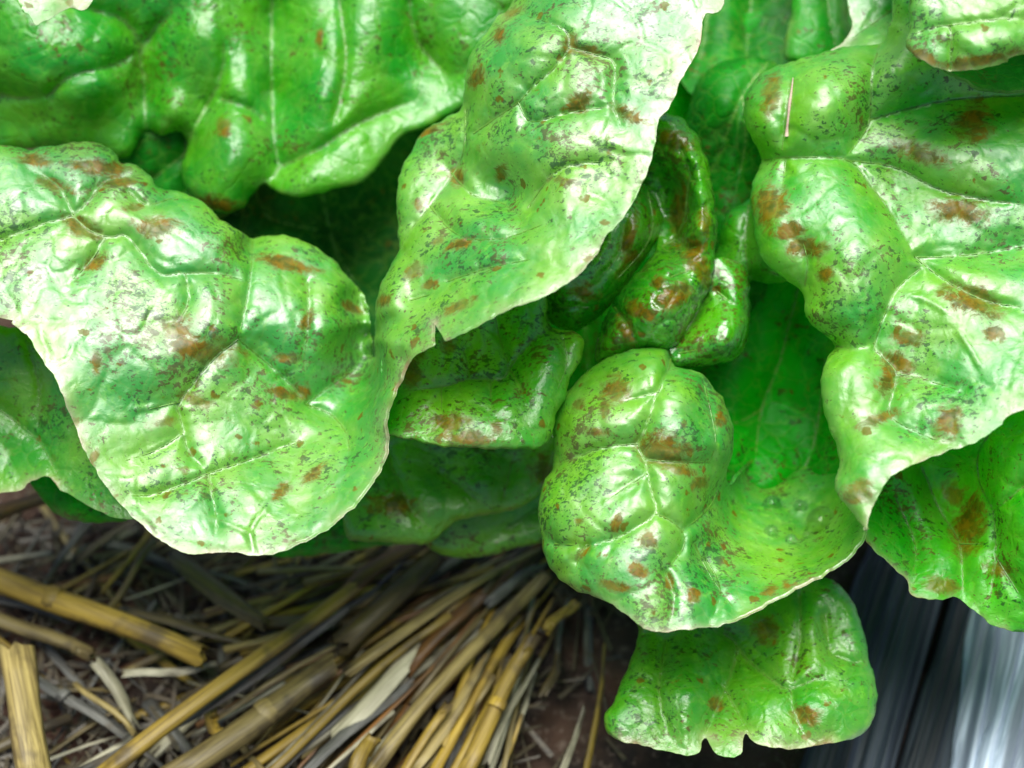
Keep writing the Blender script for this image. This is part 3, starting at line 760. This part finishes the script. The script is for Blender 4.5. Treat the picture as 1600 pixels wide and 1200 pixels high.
L10_br = [(1035, 705, 36, 26, 20), (1060, 735, 24, 7, 10), (965, 815, 9, 20, 15), (1012, 845, 15, 13), (995, 890, 15, 10, 30), (965, 917, 26, 8, 12), (930, 675, 18, 7, 5), (905, 632, 9, 9), (960, 610, 20, 22), (945, 640, 8, 18), (1095, 755, 14, 9, -30), (1125, 655, 8, 16), (905, 815, 6, 5), (910, 865, 14, 6, -40), (1205, 922, 14, 7, -25), (1228, 914, 9, 6, -20), (1045, 910, 6, 12), (1085, 930, 12, 12)]
L10_bp = [(1207, 790, 12, 9), (1205, 830, 10, 7), (1282, 815, 17, 14), (1250, 795, 10, 6), (1235, 840, 10, 8), (1265, 850, 9, 6), (1180, 800, 10, 6)]
leaf('front_right', L10_out, L10_ctl, m_front, L10_cr, [[(945, 785), (1012, 740)], [(1105, 625), (1118, 700)]], L10_bp, L10_br, g=4.4, puff=17, pw=22, roll=34, seed=19, mw=6, label='glossy folded leaf lobe with ochre patches and a wing spreading to its side')

# --- bottom leaf with torn edge
L14_out = (T('h', [(1000, 960, -130), (1100, 940, -140), (1200, 920, -150), (1270, 880, -150)]) + T('r', [(1280, 900, -140), (1306, 909, -130), (1330, 937, -115), (1344, 966, -100), (1354, 1007, -80), (1358, 1032, -65), (1369, 1067, -50), (1371, 1095, -40)]) +
           T('s', [(1366, 1123, -30), (1350, 1145, -20)]) + T('m', [(1319, 1158, -5), (1277, 1165, 5), (1238, 1171, 10), (1212, 1169, 12), (1189, 1165, 12), (1175, 1158, 10), (1166, 1146), (1162, 1154), (1160, 1174, 14), (1147, 1183, 16), (1123, 1182, 15), (1112, 1168), (1104, 1153), (1098, 1158), (1093, 1175, 10),
            (1074, 1180, 8), (1037, 1173, 0), (1002, 1165, -8), (971, 1158, -15)]) + T('r', [(950, 1147, -20), (944, 1130, -25), (950, 1109, -35), (964, 1084, -50), (981, 1042, -80), (992, 1015, -100), (998, 990, -115)]))
leaf('bottom', L14_out, [(1050, 1040, -60), (1080, 1090, -20), (1010, 1110, -20), (1140, 1040, -95), (1170, 1070, -60), (1200, 1000, -110), (1250, 980, -75), (1280, 1040, -45), (1230, 1100, -15), (1320, 1050, -50), (1300, 1110, -5), (1320, 980, -95), (1120, 1120, -25), (1160, 1120, -20)], m_low,
     [[(1151, 1010), (1180, 1042), (1221, 1074), (1235, 1078), (1240, 1110), (1260, 1150)], [(1235, 1078), (1256, 1069), (1290, 1058)], [(1130, 1070), (1150, 1110), (1175, 1150)], [(1130, 990), (1151, 1010), (1140, 1060), (1100, 1150)], [(1250, 930), (1250, 1000), (1235, 1078)], [(1290, 960), (1300, 1020), (1355, 1040)], [(1040, 1000), (1030, 1080), (1045, 1150)]],
     brown=[(1260, 1117, 20, 14), (1195, 985, 20, 20), (1120, 1100, 10, 10)], puff=18, pw=24, roll=26, dz=75, seed=20, g=5, mw=12, label='lowest leaf with torn notched lower edge')

# --- lower right leaf
L15_out = (T('m', [(1352, 838, -20), (1358, 851, -15), (1385, 878, -10), (1412, 902, -5), (1420, 923, 0), (1431, 934, 5), (1462, 937, 5), (1494, 935, 0), (1518, 951, 5), (1543, 972, 15), (1567, 982, 20), (1599, 987, 25), (1690, 995, 30)]) +
           T('h', [(1690, 590, 60), (1560, 620, 20), (1450, 680, -60), (1370, 730, -70), (1345, 790, -50)]))
leaf('low_right', L15_out, [(1400, 800, -60), (1450, 770, -85), (1500, 740, -95), (1510, 800, -70), (1545, 690, 20), (1590, 700, 50), (1590, 800, 60), (1545, 780, 10), (1550, 860, 10), (1480, 860, -30), (1430, 880, -20), (1600, 930, 50), (1540, 940, 15)], m_outer,
     [[(1545, 680), (1528, 715), (1533, 760), (1552, 800), (1556, 870), (1548, 930)], [(1440, 730), (1470, 800), (1500, 850), (1505, 930)], [(1500, 850), (1540, 850)], [(1400, 780), (1430, 850), (1425, 900)], [(1556, 870), (1600, 940)], [(1600, 760), (1552, 800)]],
     brown=[(1515, 820, 24, 44, 10), (1490, 770, 16, 20), (1470, 915, 26, 12, 10), (1560, 890, 24, 10, 20)], puff=22, pw=26, dz=95, seed=21, g=5.5, mw=5, label='bright green outer leaf above the grey wood')

# --- lower leaves in the shade
leaf('under_a', T('h', [(570, 690, -170), (720, 680, -180), (862, 675, -190)]) + T('s', [(866, 720, -180), (852, 762, -175), (822, 790, -170), (782, 801, -165), (742, 808, -160), (712, 815, -158), (692, 830, -155), (672, 850, -150), (649, 853, -148), (617, 848, -148), (585, 848, -150), (554, 845, -155), (538, 834, -160)]) + T('h', [(540, 780, -170)]),
     [(650, 750, -165), (740, 760, -155), (640, 820, -140), (800, 740, -170), (700, 720, -185)], m_low, [[(600, 700), (640, 790), (680, 830)], [(800, 720), (780, 800)], [(690, 740), (760, 790)]], brown=[(620, 790, 40, 18, 10), (850, 735, 20, 24)], puff=14, dz=40, seed=22, g=6, mw=5, label='shaded olive leaf under the round one')
leaf('under_b', T('h', [(640, 780, -230), (860, 730, -230), (885, 800, -230)]) + T('s', [(850, 846, -225), (810, 856, -222), (775, 867, -220), (726, 872, -220), (690, 867, -220), (665, 850, -225)]), [(760, 830, -205), (800, 800, -220)], m_low,
     [[(860, 780), (800, 820), (740, 860)]], puff=14, seed=23, g=7, mw=3, label='dim bluish green leaf resting above the straw')
leaf('under_c', T('h', [(400, 800, -230), (640, 790, -230)]) + T('s', [(640, 845, -225), (600, 852, -222), (560, 859, -220), (510, 866, -220), (465, 869, -220), (420, 865, -225)]), [(530, 835, -210)], m_deep, [[(430, 840), (520, 840), (600, 830)]], puff=8, seed=24, g=8, label='dark leaf edge just showing below the front leaf')
leaf('left_under', T('h', [(-70, 500, -40)]) + T('s', [(0, 509, -30), (40, 522, -30), (75, 560, -30)]) + T('h', [(125, 640, -10), (170, 740, 20), (215, 800, 40)]) + T('m', [(198, 812, 40), (165, 804, 30), (130, 786, 15), (95, 765, 0), (76, 745, -10), (50, 752, -30), (10, 770, -40), (-70, 775, -50)]),
     [(30, 580, -40), (80, 650, -30), (0, 660, -70), (40, 720, -50), (120, 730, -5)], m_low, [[(0, 640), (60, 690), (100, 760)], [(40, 530), (60, 600), (60, 690)]], puff=16, seed=25, g=6, mw=7, label='shadowed leaf behind the left edge of the front leaf')
leaf('left_low', T('h', [(50, 745, -150), (150, 760, -130)]) + T('s', [(200, 808, -110), (168, 816, -110), (130, 816, -120), (95, 806, -130), (70, 786, -140)]), [(120, 790, -110)], m_deep, puff=0, seed=26, g=8, label='dark green leaf low above the straw')

# ------------------------------------------------------------------ straw
SM = {
    'gold': straw_material('straw_gold', (0.36, 0.25, 0.030), (0.15, 0.095, 0.010)),
    'tan': straw_material('straw_tan', (0.30, 0.235, 0.075), (0.11, 0.08, 0.022)),
    'pale': straw_material('straw_pale', (0.42, 0.40, 0.27), (0.17, 0.155, 0.09)),
    'grey': straw_material('straw_grey', (0.125, 0.125, 0.105), (0.038, 0.038, 0.032)),
    'brown': straw_material('straw_brown', (0.19, 0.085, 0.015), (0.07, 0.035, 0.01)),
    'olive': straw_material('straw_olive', (0.115, 0.085, 0.022), (0.045, 0.034, 0.01)),
}


def straw_geo(length, rad, bend, kind, rng):
    """along local X, centred; returns verts, faces. kind: tube (hollow round stalk) or blade (split, half open strip)"""
    ns = max(5, int(length / 0.008)); nr = 12 if kind == 'tube' else 7
    V = []; F = []
    ph = rng.uniform(0, 6.28); ph2 = rng.uniform(0, 6.28)
    kink = rng.uniform(-0.3, 0.3)

    def centre(t):
        return (length * (t - 0.5), bend * length * (math.sin(math.pi * t) - 0.6) + 0.0006 * math.sin(5 * t + ph), 0.0008 * math.sin(4 * t + ph2))
    if kind == 'tube':
        for i in range(ns + 1):
            t = i / ns
            c = centre(t)
            rr = rad * (1.05 - 0.12 * t) * (1 + 0.05 * math.sin(9 * t + ph))
            for k in range(nr):
                a = 2 * math.pi * k / nr
                e = 0.0
                if i in (0, ns):
                    e = rng.uniform(-1, 1) * rad * 0.5
                fl = 1.0 + 0.06 * math.sin(3 * a + ph) + 0.16 * math.cos(2 * a + kink)
                V.append((c[0] + e, c[1] + rr * fl * math.cos(a), c[2] + rr * 0.85 * fl * math.sin(a)))
        for i in range(ns):
            for k in range(nr):
                F.append((i * nr + k, i * nr + (k + 1) % nr, (i + 1) * nr + (k + 1) % nr, (i + 1) * nr + k))
        # inner bore at both ends
        for end, i in ((0, 0), (1, ns)):
            c = centre(end)
            s = 1 if end == 0 else -1
            b0 = len(V)
            for depth in (0.0, 2.6):
                for k in range(nr):
                    a = 2 * math.pi * k / nr
                    vv = V[i * nr + k]
                    V.append((vv[0] + s * depth * rad, c[1] + (vv[1] - c[1]) * 0.72, c[2] + (vv[2] - c[2]) * 0.72))
            for k in range(nr):
                k2 = (k + 1) % nr
                F.append((i * nr + k, b0 + k, b0 + k2, i * nr + k2))
                F.append((b0 + k, b0 + nr + k, b0 + nr + k2, b0 + k2))
            F.append(tuple(b0 + nr + k for k in range(nr)))
    else:
        arc = rng.uniform(1.0, 2.2)
        tw = rng.uniform(-0.6, 0.6)
        for lay in (0, 1):
            for i in range(ns + 1):
                t = i / ns
                c = centre(t)
                taper = 1.0 if t < 0.6 else 1.0 - 0.5 * (t - 0.6) / 0.4
                r2 = rad * (1.0 if lay == 0 else 0.86)
                for k in range(nr):
                    u = k / (nr - 1) - 0.5
                    a = math.pi / 2 + u * arc + tw * t
                    e = rng.uniform(-1, 1) * rad * 0.8 if i in (0, ns) else 0
                    sc = 0.85 / max(math.sin(arc / 2), 0.5)
                    V.append((c[0] + e, c[1] + sc * r2 * math.cos(a) * taper, c[2] + sc * r2 * (math.sin(a) - 0.6)))
        n1 = (ns + 1) * nr
        for i in range(ns):
            for k in range(nr - 1):
                a = i * nr + k
                F.append((a, a + 1, a + nr + 1, a + nr))
                F.append((n1 + a, n1 + a + nr, n1 + a + nr + 1, n1 + a + 1))
            for k in (0, nr - 1):
                a = i * nr + k
                F.append((a, a + nr, n1 + a + nr, n1 + a))
        for i in (0, ns):
            for k in range(nr - 1):
                a = i * nr + k
                F.append((a, n1 + a, n1 + a + 1, a + 1))
    return V, F


def node_geo(rad, rng):
    V = []; F = []; nr = 12
    prof = [(-0.7, 1.02), (-0.35, 1.08), (0.0, 1.13), (0.2, 1.08), (0.6, 1.02)]
    for (x, r) in prof:
        for k in range(nr):
            a = 2 * math.pi * k / nr
            V.append((x * rad, r * rad * (1 + 0.16 * math.cos(2 * a)) * math.cos(a), r * 0.88 * rad * (1 + 0.16 * math.cos(2 * a)) * math.sin(a)))
    for i in range(len(prof) - 1):
        for k in range(nr):
            F.append((i * nr + k, i * nr + (k + 1) % nr, (i + 1) * nr + (k + 1) % nr, (i + 1) * nr + k))
    return V, F


GRP = 'straw stalks scattered as mulch'


def straw(x1, y1, x2, y2, w, lift, col, kind='tube', bend=0.0, label=None, lift2=None, rng=random, node=False):
    a = ground(x1, y1, lift); b_ = ground(x2, y2, lift if lift2 is None else lift2)
    mid = (a + b_) / 2
    d = b_ - a
    L = d.length
    depth = (CM.inverted() @ mid).z
    rad = w * 0.5 * S / D0 * abs(depth)
    V, F = straw_geo(L, rad, bend, kind, rng)
    o = mesh_obj('straw_stalk', V, F, SM[col])
    q = d.to_track_quat('X', 'Z')
    o.rotation_euler = (q.to_matrix() @ Matrix.Rotation(rng.uniform(-0.3, 0.3), 3, 'X')).to_euler()
    o.location = mid
    tag(o, label, 'straw', GRP)
    if node:
        V, F = node_geo(rad, rng)
        nd = mesh_obj('stem_node', V, F, SM[col], o)
        nd.location = (L * rng.uniform(-0.25, 0.25), 0, 0)
    return o


mm = 0.001
MAIN = [
    (-40, 884, 318, 1030, 33, 16, 'gold', 'tube', 0.0, 'golden straw stalk with orange cut tip lying across the left edge'),
    (150, 1222, 556, 912, 25, 19, 'gold', 'tube', 0.01, 'long golden straw stalk running diagonally past a grey strip'),
    (545, 925, 665, 838, 26, 16, 'brown', 'tube', 0.0, 'rusty brown stalk reaching up under the front leaf'),
    (118, 1216, 545, 962, 22, 15, 'grey', 'blade', -0.02, 'blue grey flattened straw strip beside the long golden stalk'),
    (252, 1228, 522, 1038, 37, 17, 'tan', 'tube', 0.0, 'thick pale golden stalk below the long diagonal stalk'),
    (392, 1222, 700, 962, 13, 14, 'gold', 'tube', 0.02, 'thin golden stalk between the thick stalk and the grey blades'),
    (415, 1225, 585, 1078, 27, 11, 'grey', 'blade', 0.0, 'grey flattened blade beside the thin golden stalk at the bottom'),
    (20, 1018, 64, 1240, 45, 24, 'tan', 'tube', 0.0, 'thick upright straw stub with open cut end in the lower left corner'),
    (-30, 948, 145, 1027, 22, 12, 'tan', 'tube', 0.02, 'tan stalk ending below the golden orange tipped stalk'),
    (150, 1034, 215, 1136, 25, 12, 'pale', 'blade', 0.0, 'short whitish straw piece pointing down to the grey strip'),
    (55, 1055, 195, 1156, 21, 10, 'grey', 'blade', 0.0, 'blue grey blade right of the upright straw stub'),
    (120, 1062, 210, 1150, 9, 13, 'tan', 'tube', 0.02, 'thin tan stalk lying on the blue grey blade'),
    (270, 872, 412, 972, 42, 10, 'olive', 'blade', 0.0, 'wide olive brown blade coming out under the pale leaf lip'),
    (246, 845, 165, 952, 11, 15, 'olive', 'tube', 0.0, 'thin brown stem rising to the pale leaf lip'),
    (185, 950, 378, 1004, 20, 9, 'olive', 'blade', 0.0, 'dull olive blade behind the golden orange tipped stalk'),
    (195, 1058, 335, 1034, 15, 11, 'pale', 'blade', 0.02, 'pale short blade just under the orange cut tip'),
    (532, 1008, 690, 862, 35, 15, 'olive', 'tube', 0.0, 'thick olive golden stalk with cut end under the shaded leaves'),
    (534, 957, 655, 864, 11, 13, 'grey', 'blade', 0.0, 'thin grey strip between the rusty stalk and the olive stalk'),
    (535, 1046, 842, 856, 22, 12, 'tan', 'blade', 0.03, 'long tan blade fanning up towards the folded lobe'),
    (520, 1158, 700, 978, 36, 12, 'pale', 'blade', 0.0, 'broad whitish blade in the middle of the fan of straw'),
    (634, 1047, 750, 932, 23, 13, 'brown', 'tube', 0.0, 'orange brown stalk next to the broad whitish blade'),
    (575, 1210, 848, 890, 20, 14, 'tan', 'tube', 0.03, 'long tan gold stalk crossing the fan of straw to the lobe'),
    (715, 1212, 833, 998, 25, 17, 'gold', 'tube', 0.02, 'bright golden stalk at the bare soil edge'),
    (758, 1196, 838, 1028, 14, 12, 'pale', 'blade', 0.0, 'narrow pale strip beside the bright golden stalk'),
    (632, 1215, 765, 1035, 35, 10, 'tan', 'blade', 0.0, 'wide dull tan blade left of the bright golden stalk'),
    (612, 1165, 705, 995, 40, 8, 'brown', 'blade', 0.0, 'wide rusty brown blade low in the fan'),
    (850, 1092, 872, 1020, 18, 8, 'olive', 'blade', 0.0, 'short olive blade on the bare soil'),
    (852, 988, 898, 938, 14, 12, 'gold', 'tube', 0.0, 'short golden piece close under the folded lobe'),
    (548, 1222, 582, 1150, 23, 16, 'gold', 'tube', 0.0, 'short golden stub standing at the bottom edge'),
    (755, 942, 852, 878, 20, 13, 'grey', 'blade', 0.04, 'light grey curved blade below the shaded leaves'),
    (326, 1106, 346, 1160, 17, 12, 'gold', 'tube', 0.0, 'tiny golden stub between the two thick diagonal stalks'),
    (-30, 818, 96, 762, 24, 26, 'brown', 'tube', 0.02, 'brown stem poking out under the left leaf'),
    (470, 1218, 640, 1060, 22, 13, 'grey', 'blade', 0.0, 'silvery grey blade along the broad whitish blade'),
    (690, 1060, 835, 905, 20, 9, 'brown', 'blade', 0.0, 'dark brown blade behind the long tan gold stalk'),
]
rng = random.Random(5)
for i, s in enumerate(MAIN):
    straw(*s[:5], s[5] * mm, s[6], s[7], s[8], s[9], rng=rng, node=i in (0, 4, 10, 22))

names = {'gold': 'golden', 'tan': 'tan', 'pale': 'whitish', 'grey': 'grey', 'brown': 'brown', 'olive': 'olive'}


def describe(x, y, an, L, w, c, k):
    a = (math.degrees(an) + 90) % 180 - 90          # picture angle, y down
    d = 'level' if abs(a) < 18 else ('nearly upright' if abs(a) > 68 else (('rising gently' if a > -42 else 'rising' if a > -54 else 'rising steeply') if a < 0 else 'slanting down'))
    if y < 870:
        p = 'under the front leaf' if x < 560 else 'under the folded lobe'
    elif x < 60: p = 'by the upright stub' if y > 1000 else 'by the brown stem'
    elif x < 230: p = 'under the orange tipped stalk' if y > 1000 else 'above the orange tipped stalk'
    elif x < 420: p = 'below the long diagonal stalk' if y > 1080 else 'near the orange cut tip'
    elif x < 620: p = 'between the thick diagonal stalks' if y > 1030 else 'near the rusty stalk'
    elif x < 800: p = 'along the broad whitish blade' if y > 1000 else 'at the top of the straw fan'
    else: p = 'at the bare soil edge'
    if y > 1150 and x < 800:
        p = 'at the bottom edge ' + ('near the upright stub' if x < 200 else 'below the long diagonal stalk' if x < 400 else 'below the thick diagonal stalks' if x < 560 else 'by the broad whitish blade')
    sz = ('short ' if L < 140 else 'long ' if L > 240 else '') + ('slender ' if w < 9 else 'thick ' if w > 12 else '')
    return '%s%s straw %s %s %s' % (sz, names[c], 'stalk' if k == 'tube' else 'blade', d, p)


for i in range(185):
    x = rng.uniform(-140, 930); y = rng.uniform(790, 1270)
    if x < 470 and rng.random() < 0.3:
        continue
    if x > 820 and y > 1000 and rng.random() < 0.7:
        continue
    if x < 470 or rng.random() < 0.12:
        an = rng.choice([rng.uniform(0, math.pi), rng.gauss(0.5, 0.3), rng.gauss(-0.65, 0.3)])
    else:
        an = math.atan2(760 - y, 930 - x) + rng.gauss(0, 0.16)
    L = rng.uniform(90, 330)
    w = rng.choice([4, 6, 7, 9, 11, 14, 18])
    c = rng.choice(['gold', 'tan', 'pale', 'grey', 'grey', 'grey', 'brown', 'olive', 'olive', 'olive'])
    z = rng.uniform(0.5, 8.0) * mm
    k = 'tube' if rng.random() < 0.4 else 'blade'
    straw(x - L / 2 * math.cos(an), y - L / 2 * math.sin(an), x + L / 2 * math.cos(an), y + L / 2 * math.sin(an), w, z, c, k, rng.gauss(0, 0.010),
          describe(x, y, an, L, w, c, k), lift2=max(0.001, z + rng.uniform(-3, 3) * mm), rng=rng)

for i in range(70):                      # slim straight stalks bundled in the fan
    x = rng.uniform(420, 860); y = rng.uniform(860, 1230)
    an = math.atan2(800 - y, 930 - x) + rng.gauss(0, 0.09)
    L = rng.uniform(200, 460)
    w = rng.choice([6, 8, 10, 12, 15])
    c = rng.choice(['gold', 'gold', 'tan', 'tan', 'pale', 'brown', 'olive'])
    z = rng.uniform(5, 12) * mm
    x2, y2 = x + L / 2 * math.cos(an), y + L / 2 * math.sin(an)
    if x2 > 880 or y2 < 830:
        x -= 90; y += 70
    straw(x - L / 2 * math.cos(an), y - L / 2 * math.sin(an), x + L / 2 * math.cos(an), y + L / 2 * math.sin(an), w, z, c, 'tube' if rng.random() < 0.7 else 'blade', rng.gauss(0, 0.008),
          describe(x, y, an, L, w, c, 'tube').replace('straw stalk', 'straw stem'), lift2=max(0.001, z + rng.uniform(-2, 2) * mm), rng=rng)

# fine chaff nobody could count
V = []; F = []
for i in range(900):
    x = rng.uniform(-160, 1000); y = rng.uniform(780, 1280)
    if x > 830 and y > 960 and rng.random() < 0.85:
        continue
    p = ground(x, y, rng.uniform(0.5, 5) * mm)
    a = rng.uniform(0, math.pi)
    L = rng.uniform(1.5, 9) * mm; w = rng.uniform(0.25, 0.8) * mm
    u = Vector((math.cos(a), math.sin(a), rng.uniform(-0.3, 0.3))) * L; v = Vector((-math.sin(a), math.cos(a), rng.uniform(-0.4, 0.4))) * w
    up = Vector((0, 0, 0.3 * mm))
    b0 = len(V)
    V += [p - u - v, p + u - v * 0.6, p + u * 1.1 + v * 0.6, p - u + v, p + up - u * 0.3, p + up + u * 0.4]
    F += [(b0, b0 + 1, b0 + 5, b0 + 4), (b0 + 1, b0 + 2, b0 + 5), (b0 + 2, b0 + 3, b0 + 4, b0 + 5), (b0 + 3, b0, b0 + 4)]
ch = mesh_obj('chaff', V, F, straw_material('chaff', (0.07, 0.055, 0.028), (0.02, 0.017, 0.010)))
tag(ch, 'fine straw chaff and crumbs between the stalks', None, None, 'stuff')

# ------------------------------------------------------------------ weathered wood, lower right
def wood_material(ca=(0.34, 0.43, 0.54), cb=(0.72, 0.83, 0.95), nm='weathered_wood'):
    m, nt = new_mat(nm)
    b = NB(nt)
    tc = b.n('ShaderNodeTexCoord').outputs['Object']
    mp = b.n('ShaderNodeMapping'); mp.inputs['Scale'].default_value = (14, 520, 520)
    nt.links.new(tc, mp.inputs['Vector'])
    f = b.noise(mp.outputs[0], 1.0, 5, 0.65, 0.3)
    mp2 = b.n('ShaderNodeMapping'); mp2.inputs['Scale'].default_value = (9, 130, 130)
    nt.links.new(tc, mp2.inputs['Vector'])
    f2 = b.noise(mp2.outputs[0], 1.0, 3, 0.6)
    col = b.mix(b.ramp(f, 0.3, 0.7), ca, cb)
    col = b.mix(b.ramp(f2, 0.46, 0.62, 0, 0.85), col, tuple(c * 0.36 for c in ca))
    bump = b.n('ShaderNodeBump'); bump.inputs['Strength'].default_value = 0.7; bump.inputs['Distance'].default_value = 0.0006
    nt.links.new(f, bump.inputs['Height'])
    pr = b.n('ShaderNodeBsdfPrincipled'); nt.links.new(col, pr.inputs['Base Color']); pr.inputs['Roughness'].default_value = 0.55
    nt.links.new(bump.outputs[0], pr.inputs['Normal'])
    out = b.n('ShaderNodeOutputMaterial'); nt.links.new(pr.outputs[0], out.inputs[0])
    return m


WM = wood_material()
WD = wood_material((0.012, 0.018, 0.024), (0.050, 0.068, 0.090), 'shadowed_wood')  # dark copy of the board wood, leaf shadow painted into its colour


def build_board():
    a = ground(1395, 1290, 0.010); b_ = ground(1500, 880, 0.010)
    ux = (b_ - a).normalized()
    vy = Vector((0, 0, 1)).cross(ux).normalized()      # to the left of the grain
    org = a
    root = bpy.data.objects.new('weathered_board', None)
    root.empty_display_size = 0.02
    COL.objects.link(root)
    q = Matrix((ux, vy, Vector((0, 0, 1)))).transposed()
    root.rotation_euler = q.to_euler(); root.location = org
    tag(root, 'weathered silver grey wooden board with split grain edging the bed', 'board')
    def slab(y0, y1, z, jag, slope, seed, nm, mat=WM):
        """one split layer: grain along X, ragged long edge on its left (y0) side"""
        nx = 70; ny = max(8, int((y0 - y1) / 0.00042))
        V = []; F = []
        for i in range(nx + 1):
            x = -0.07 + 0.27 * i / nx
            st = noise.noise(Vector((x * 26, seed, 1))) + 0.6 * noise.noise(Vector((x * 75, seed, 4)))
            yl = y0 + jag * st
            bow = 0.0016 * math.sin(x * 22 + seed)
            for j in range(ny + 1):
                t = j / ny
                y = yl + (y1 - yl) * t
                f1 = noise.noise(Vector((x * 9, y * 620, seed)))
                f2 = noise.noise(Vector((x * 16, y * 1500, seed + 3)))
                f3 = noise.noise(Vector((x * 5, y * 190, seed + 7)))
                zz = z + slope * t + f1 * 0.0017 + f2 * 0.0009 + f3 * 0.0026 - max(0, f3 - 0.15) * 0.009 - max(0, f1 - 0.3) * 0.004
                e = min(t, 1 - t) * (y0 - y1)
                zz -= 0.0016 * math.exp(-e / 0.0006)
                V.append((x, y + bow, zz))
        m_ = ny + 1
        for i in range(nx):
            for j in range(ny):
                F.append((i * m_ + j, (i + 1) * m_ + j, (i + 1) * m_ + j + 1, i * m_ + j + 1))
        b0 = len(V)
        for i in range(nx + 1):
            for j in (0, ny):
                q_ = V[i * m_ + j]
                V.append((q_[0], q_[1], -0.014))
        for i in range(nx):
            F.append((b0 + i * 2, b0 + i * 2 + 2, (i + 1) * m_, i * m_))
            F.append((i * m_ + ny, (i + 1) * m_ + ny, b0 + i * 2 + 3, b0 + i * 2 + 1))
        return mesh_obj(nm, V, F, mat, root)
    slab(0.019, 0.0005, -0.003, 0.0020, 0.0015, 1.3, 'splinter', WD)['label'] = 'dark splinter with leaf shadow painted in'
    slab(0.0020, -0.0090, -0.002, 0.0016, 0.0015, 2.9, 'splinter', WD)['label'] = 'dark splinter with leaf shadow painted in'
    slab(-0.0065, -0.0145, 0.003, 0.0030, 0.003, 5.1, 'splinter')
    slab(-0.0120, -0.030, 0.0065, 0.0045, 0.002, 8.7, 'splinter')
    slab(-0.0275, -0.046, 0.009, 0.0028, 0.002, 11.2, 'plank_face')
    slab(-0.044, -0.085, 0.011, 0.0020, 0.001, 14.9, 'plank_face')


build_board()

# ------------------------------------------------------------------ dry stem fragment lying on the right leaf
V2, hL = LEAVES['right']


def on_leaf(x, y):
    i = np.argmin((V2[:, 0] - x) ** 2 + (V2[:, 1] - y) ** 2)
    return hL[i]


pts = [(1239, 122), (1237, 140), (1234, 160), (1232, 180), (1230, 198), (1229, 213)]
hmax = [on_leaf(x, y) + 3 for x, y in pts]
cen = [Vector(unproject(x, y, h)) for (x, y), h in zip(pts, hmax)]
V = []; F = []
vd = (cam.location - cen[2]).normalized()
for i, c in enumerate(cen):
    t = (cen[min(i + 1, 5)] - cen[max(i - 1, 0)]).normalized()
    s1 = t.cross(vd).normalized(); s2 = s1.cross(t)
    r_ = [0.00012, 0.00022, 0.00034, 0.00026, 0.00026, 0.00038][i]
    for k in range(8):
        a = math.pi * k / 4
        V.append(c + s1 * r_ * math.cos(a) + s2 * r_ * math.sin(a))
for i in range(5):
    for k in range(8):
        F.append((i * 8 + k, i * 8 + (k + 1) % 8, i * 8 + 8 + (k + 1) % 8, i * 8 + 8 + k))
F.append(tuple(range(8))); F.append(tuple(40 + k for k in reversed(range(8))))
fr = mesh_obj('dry_stem', V, F, straw_material('dry_stem', (0.42, 0.34, 0.26), (0.34, 0.24, 0.18), (0.4, 0.25, 0.18)))
tag(fr, 'tiny pinkish white dry stem stuck on the right leaf lobe', 'dry stem')


# ------------------------------------------------------------------ water droplets in the cupped wing
def droplet_material():
    m, nt = new_mat('water')
    b = NB(nt)
    pr = b.n('ShaderNodeBsdfPrincipled')
    pr.inputs['Base Color'].default_value = (0.98, 1.0, 0.99, 1)
    pr.inputs['Roughness'].default_value = 0.02
    pr.inputs['IOR'].default_value = 1.33
    pr.inputs['Transmission Weight'].default_value = 1.0
    out = b.n('ShaderNodeOutputMaterial'); nt.links.new(pr.outputs[0], out.inputs[0])
    return m


WATER = droplet_material()
V2, hL = LEAVES['front_right']
DROPS = [(1207, 788, 10, 'tall water droplet high in the cupped leaf wing'), (1204, 832, 8, 'small water droplet below the tall one in the leaf wing'), (1283, 815, 16, 'largest round water droplet near the tip of the leaf wing'),
         (1250, 792, 8, 'small water droplet between the tall and the largest one'), (1236, 845, 7, 'tiny water droplet lowest in the cupped leaf wing'), (1262, 838, 6, 'tiny water droplet just under the largest one')]
for (x, y, r, lb) in DROPS:
    near = np.argsort((V2[:, 0] - x) ** 2 + (V2[:, 1] - y) ** 2)[:30]
    P3 = unproject(V2[near, 0], V2[near, 1], hL[near])
    c = P3.mean(0)
    nrm = Vector(np.linalg.svd(P3 - c)[2][2])
    if nrm.dot(cam.location - Vector(c)) < 0:
        nrm = -nrm
    rad = r * S * 1.5
    bmh = bmesh.new()
    bmesh.ops.create_uvsphere(bmh, u_segments=20, v_segments=12, radius=rad)
    for v in bmh.verts:
        v.co.z = v.co.z * 0.85 if v.co.z > 0 else v.co.z * 0.25
        v.co.x *= 1 + 0.12 * math.sin(v.co.y / rad * 1.7 + x)
    me = bpy.data.meshes.new('water_droplet'); bmh.to_mesh(me); bmh.free()
    me.polygons.foreach_set('use_smooth', [True] * len(me.polygons))
    me.materials.append(WATER)
    o = bpy.data.objects.new('water_droplet', me); COL.objects.link(o)
    o.rotation_euler = nrm.to_track_quat('Z', 'Y').to_euler()
    o.location = Vector(c) + nrm * rad * 0.1
    tag(o, lb, 'droplet', 'water droplets on the leaf wing')
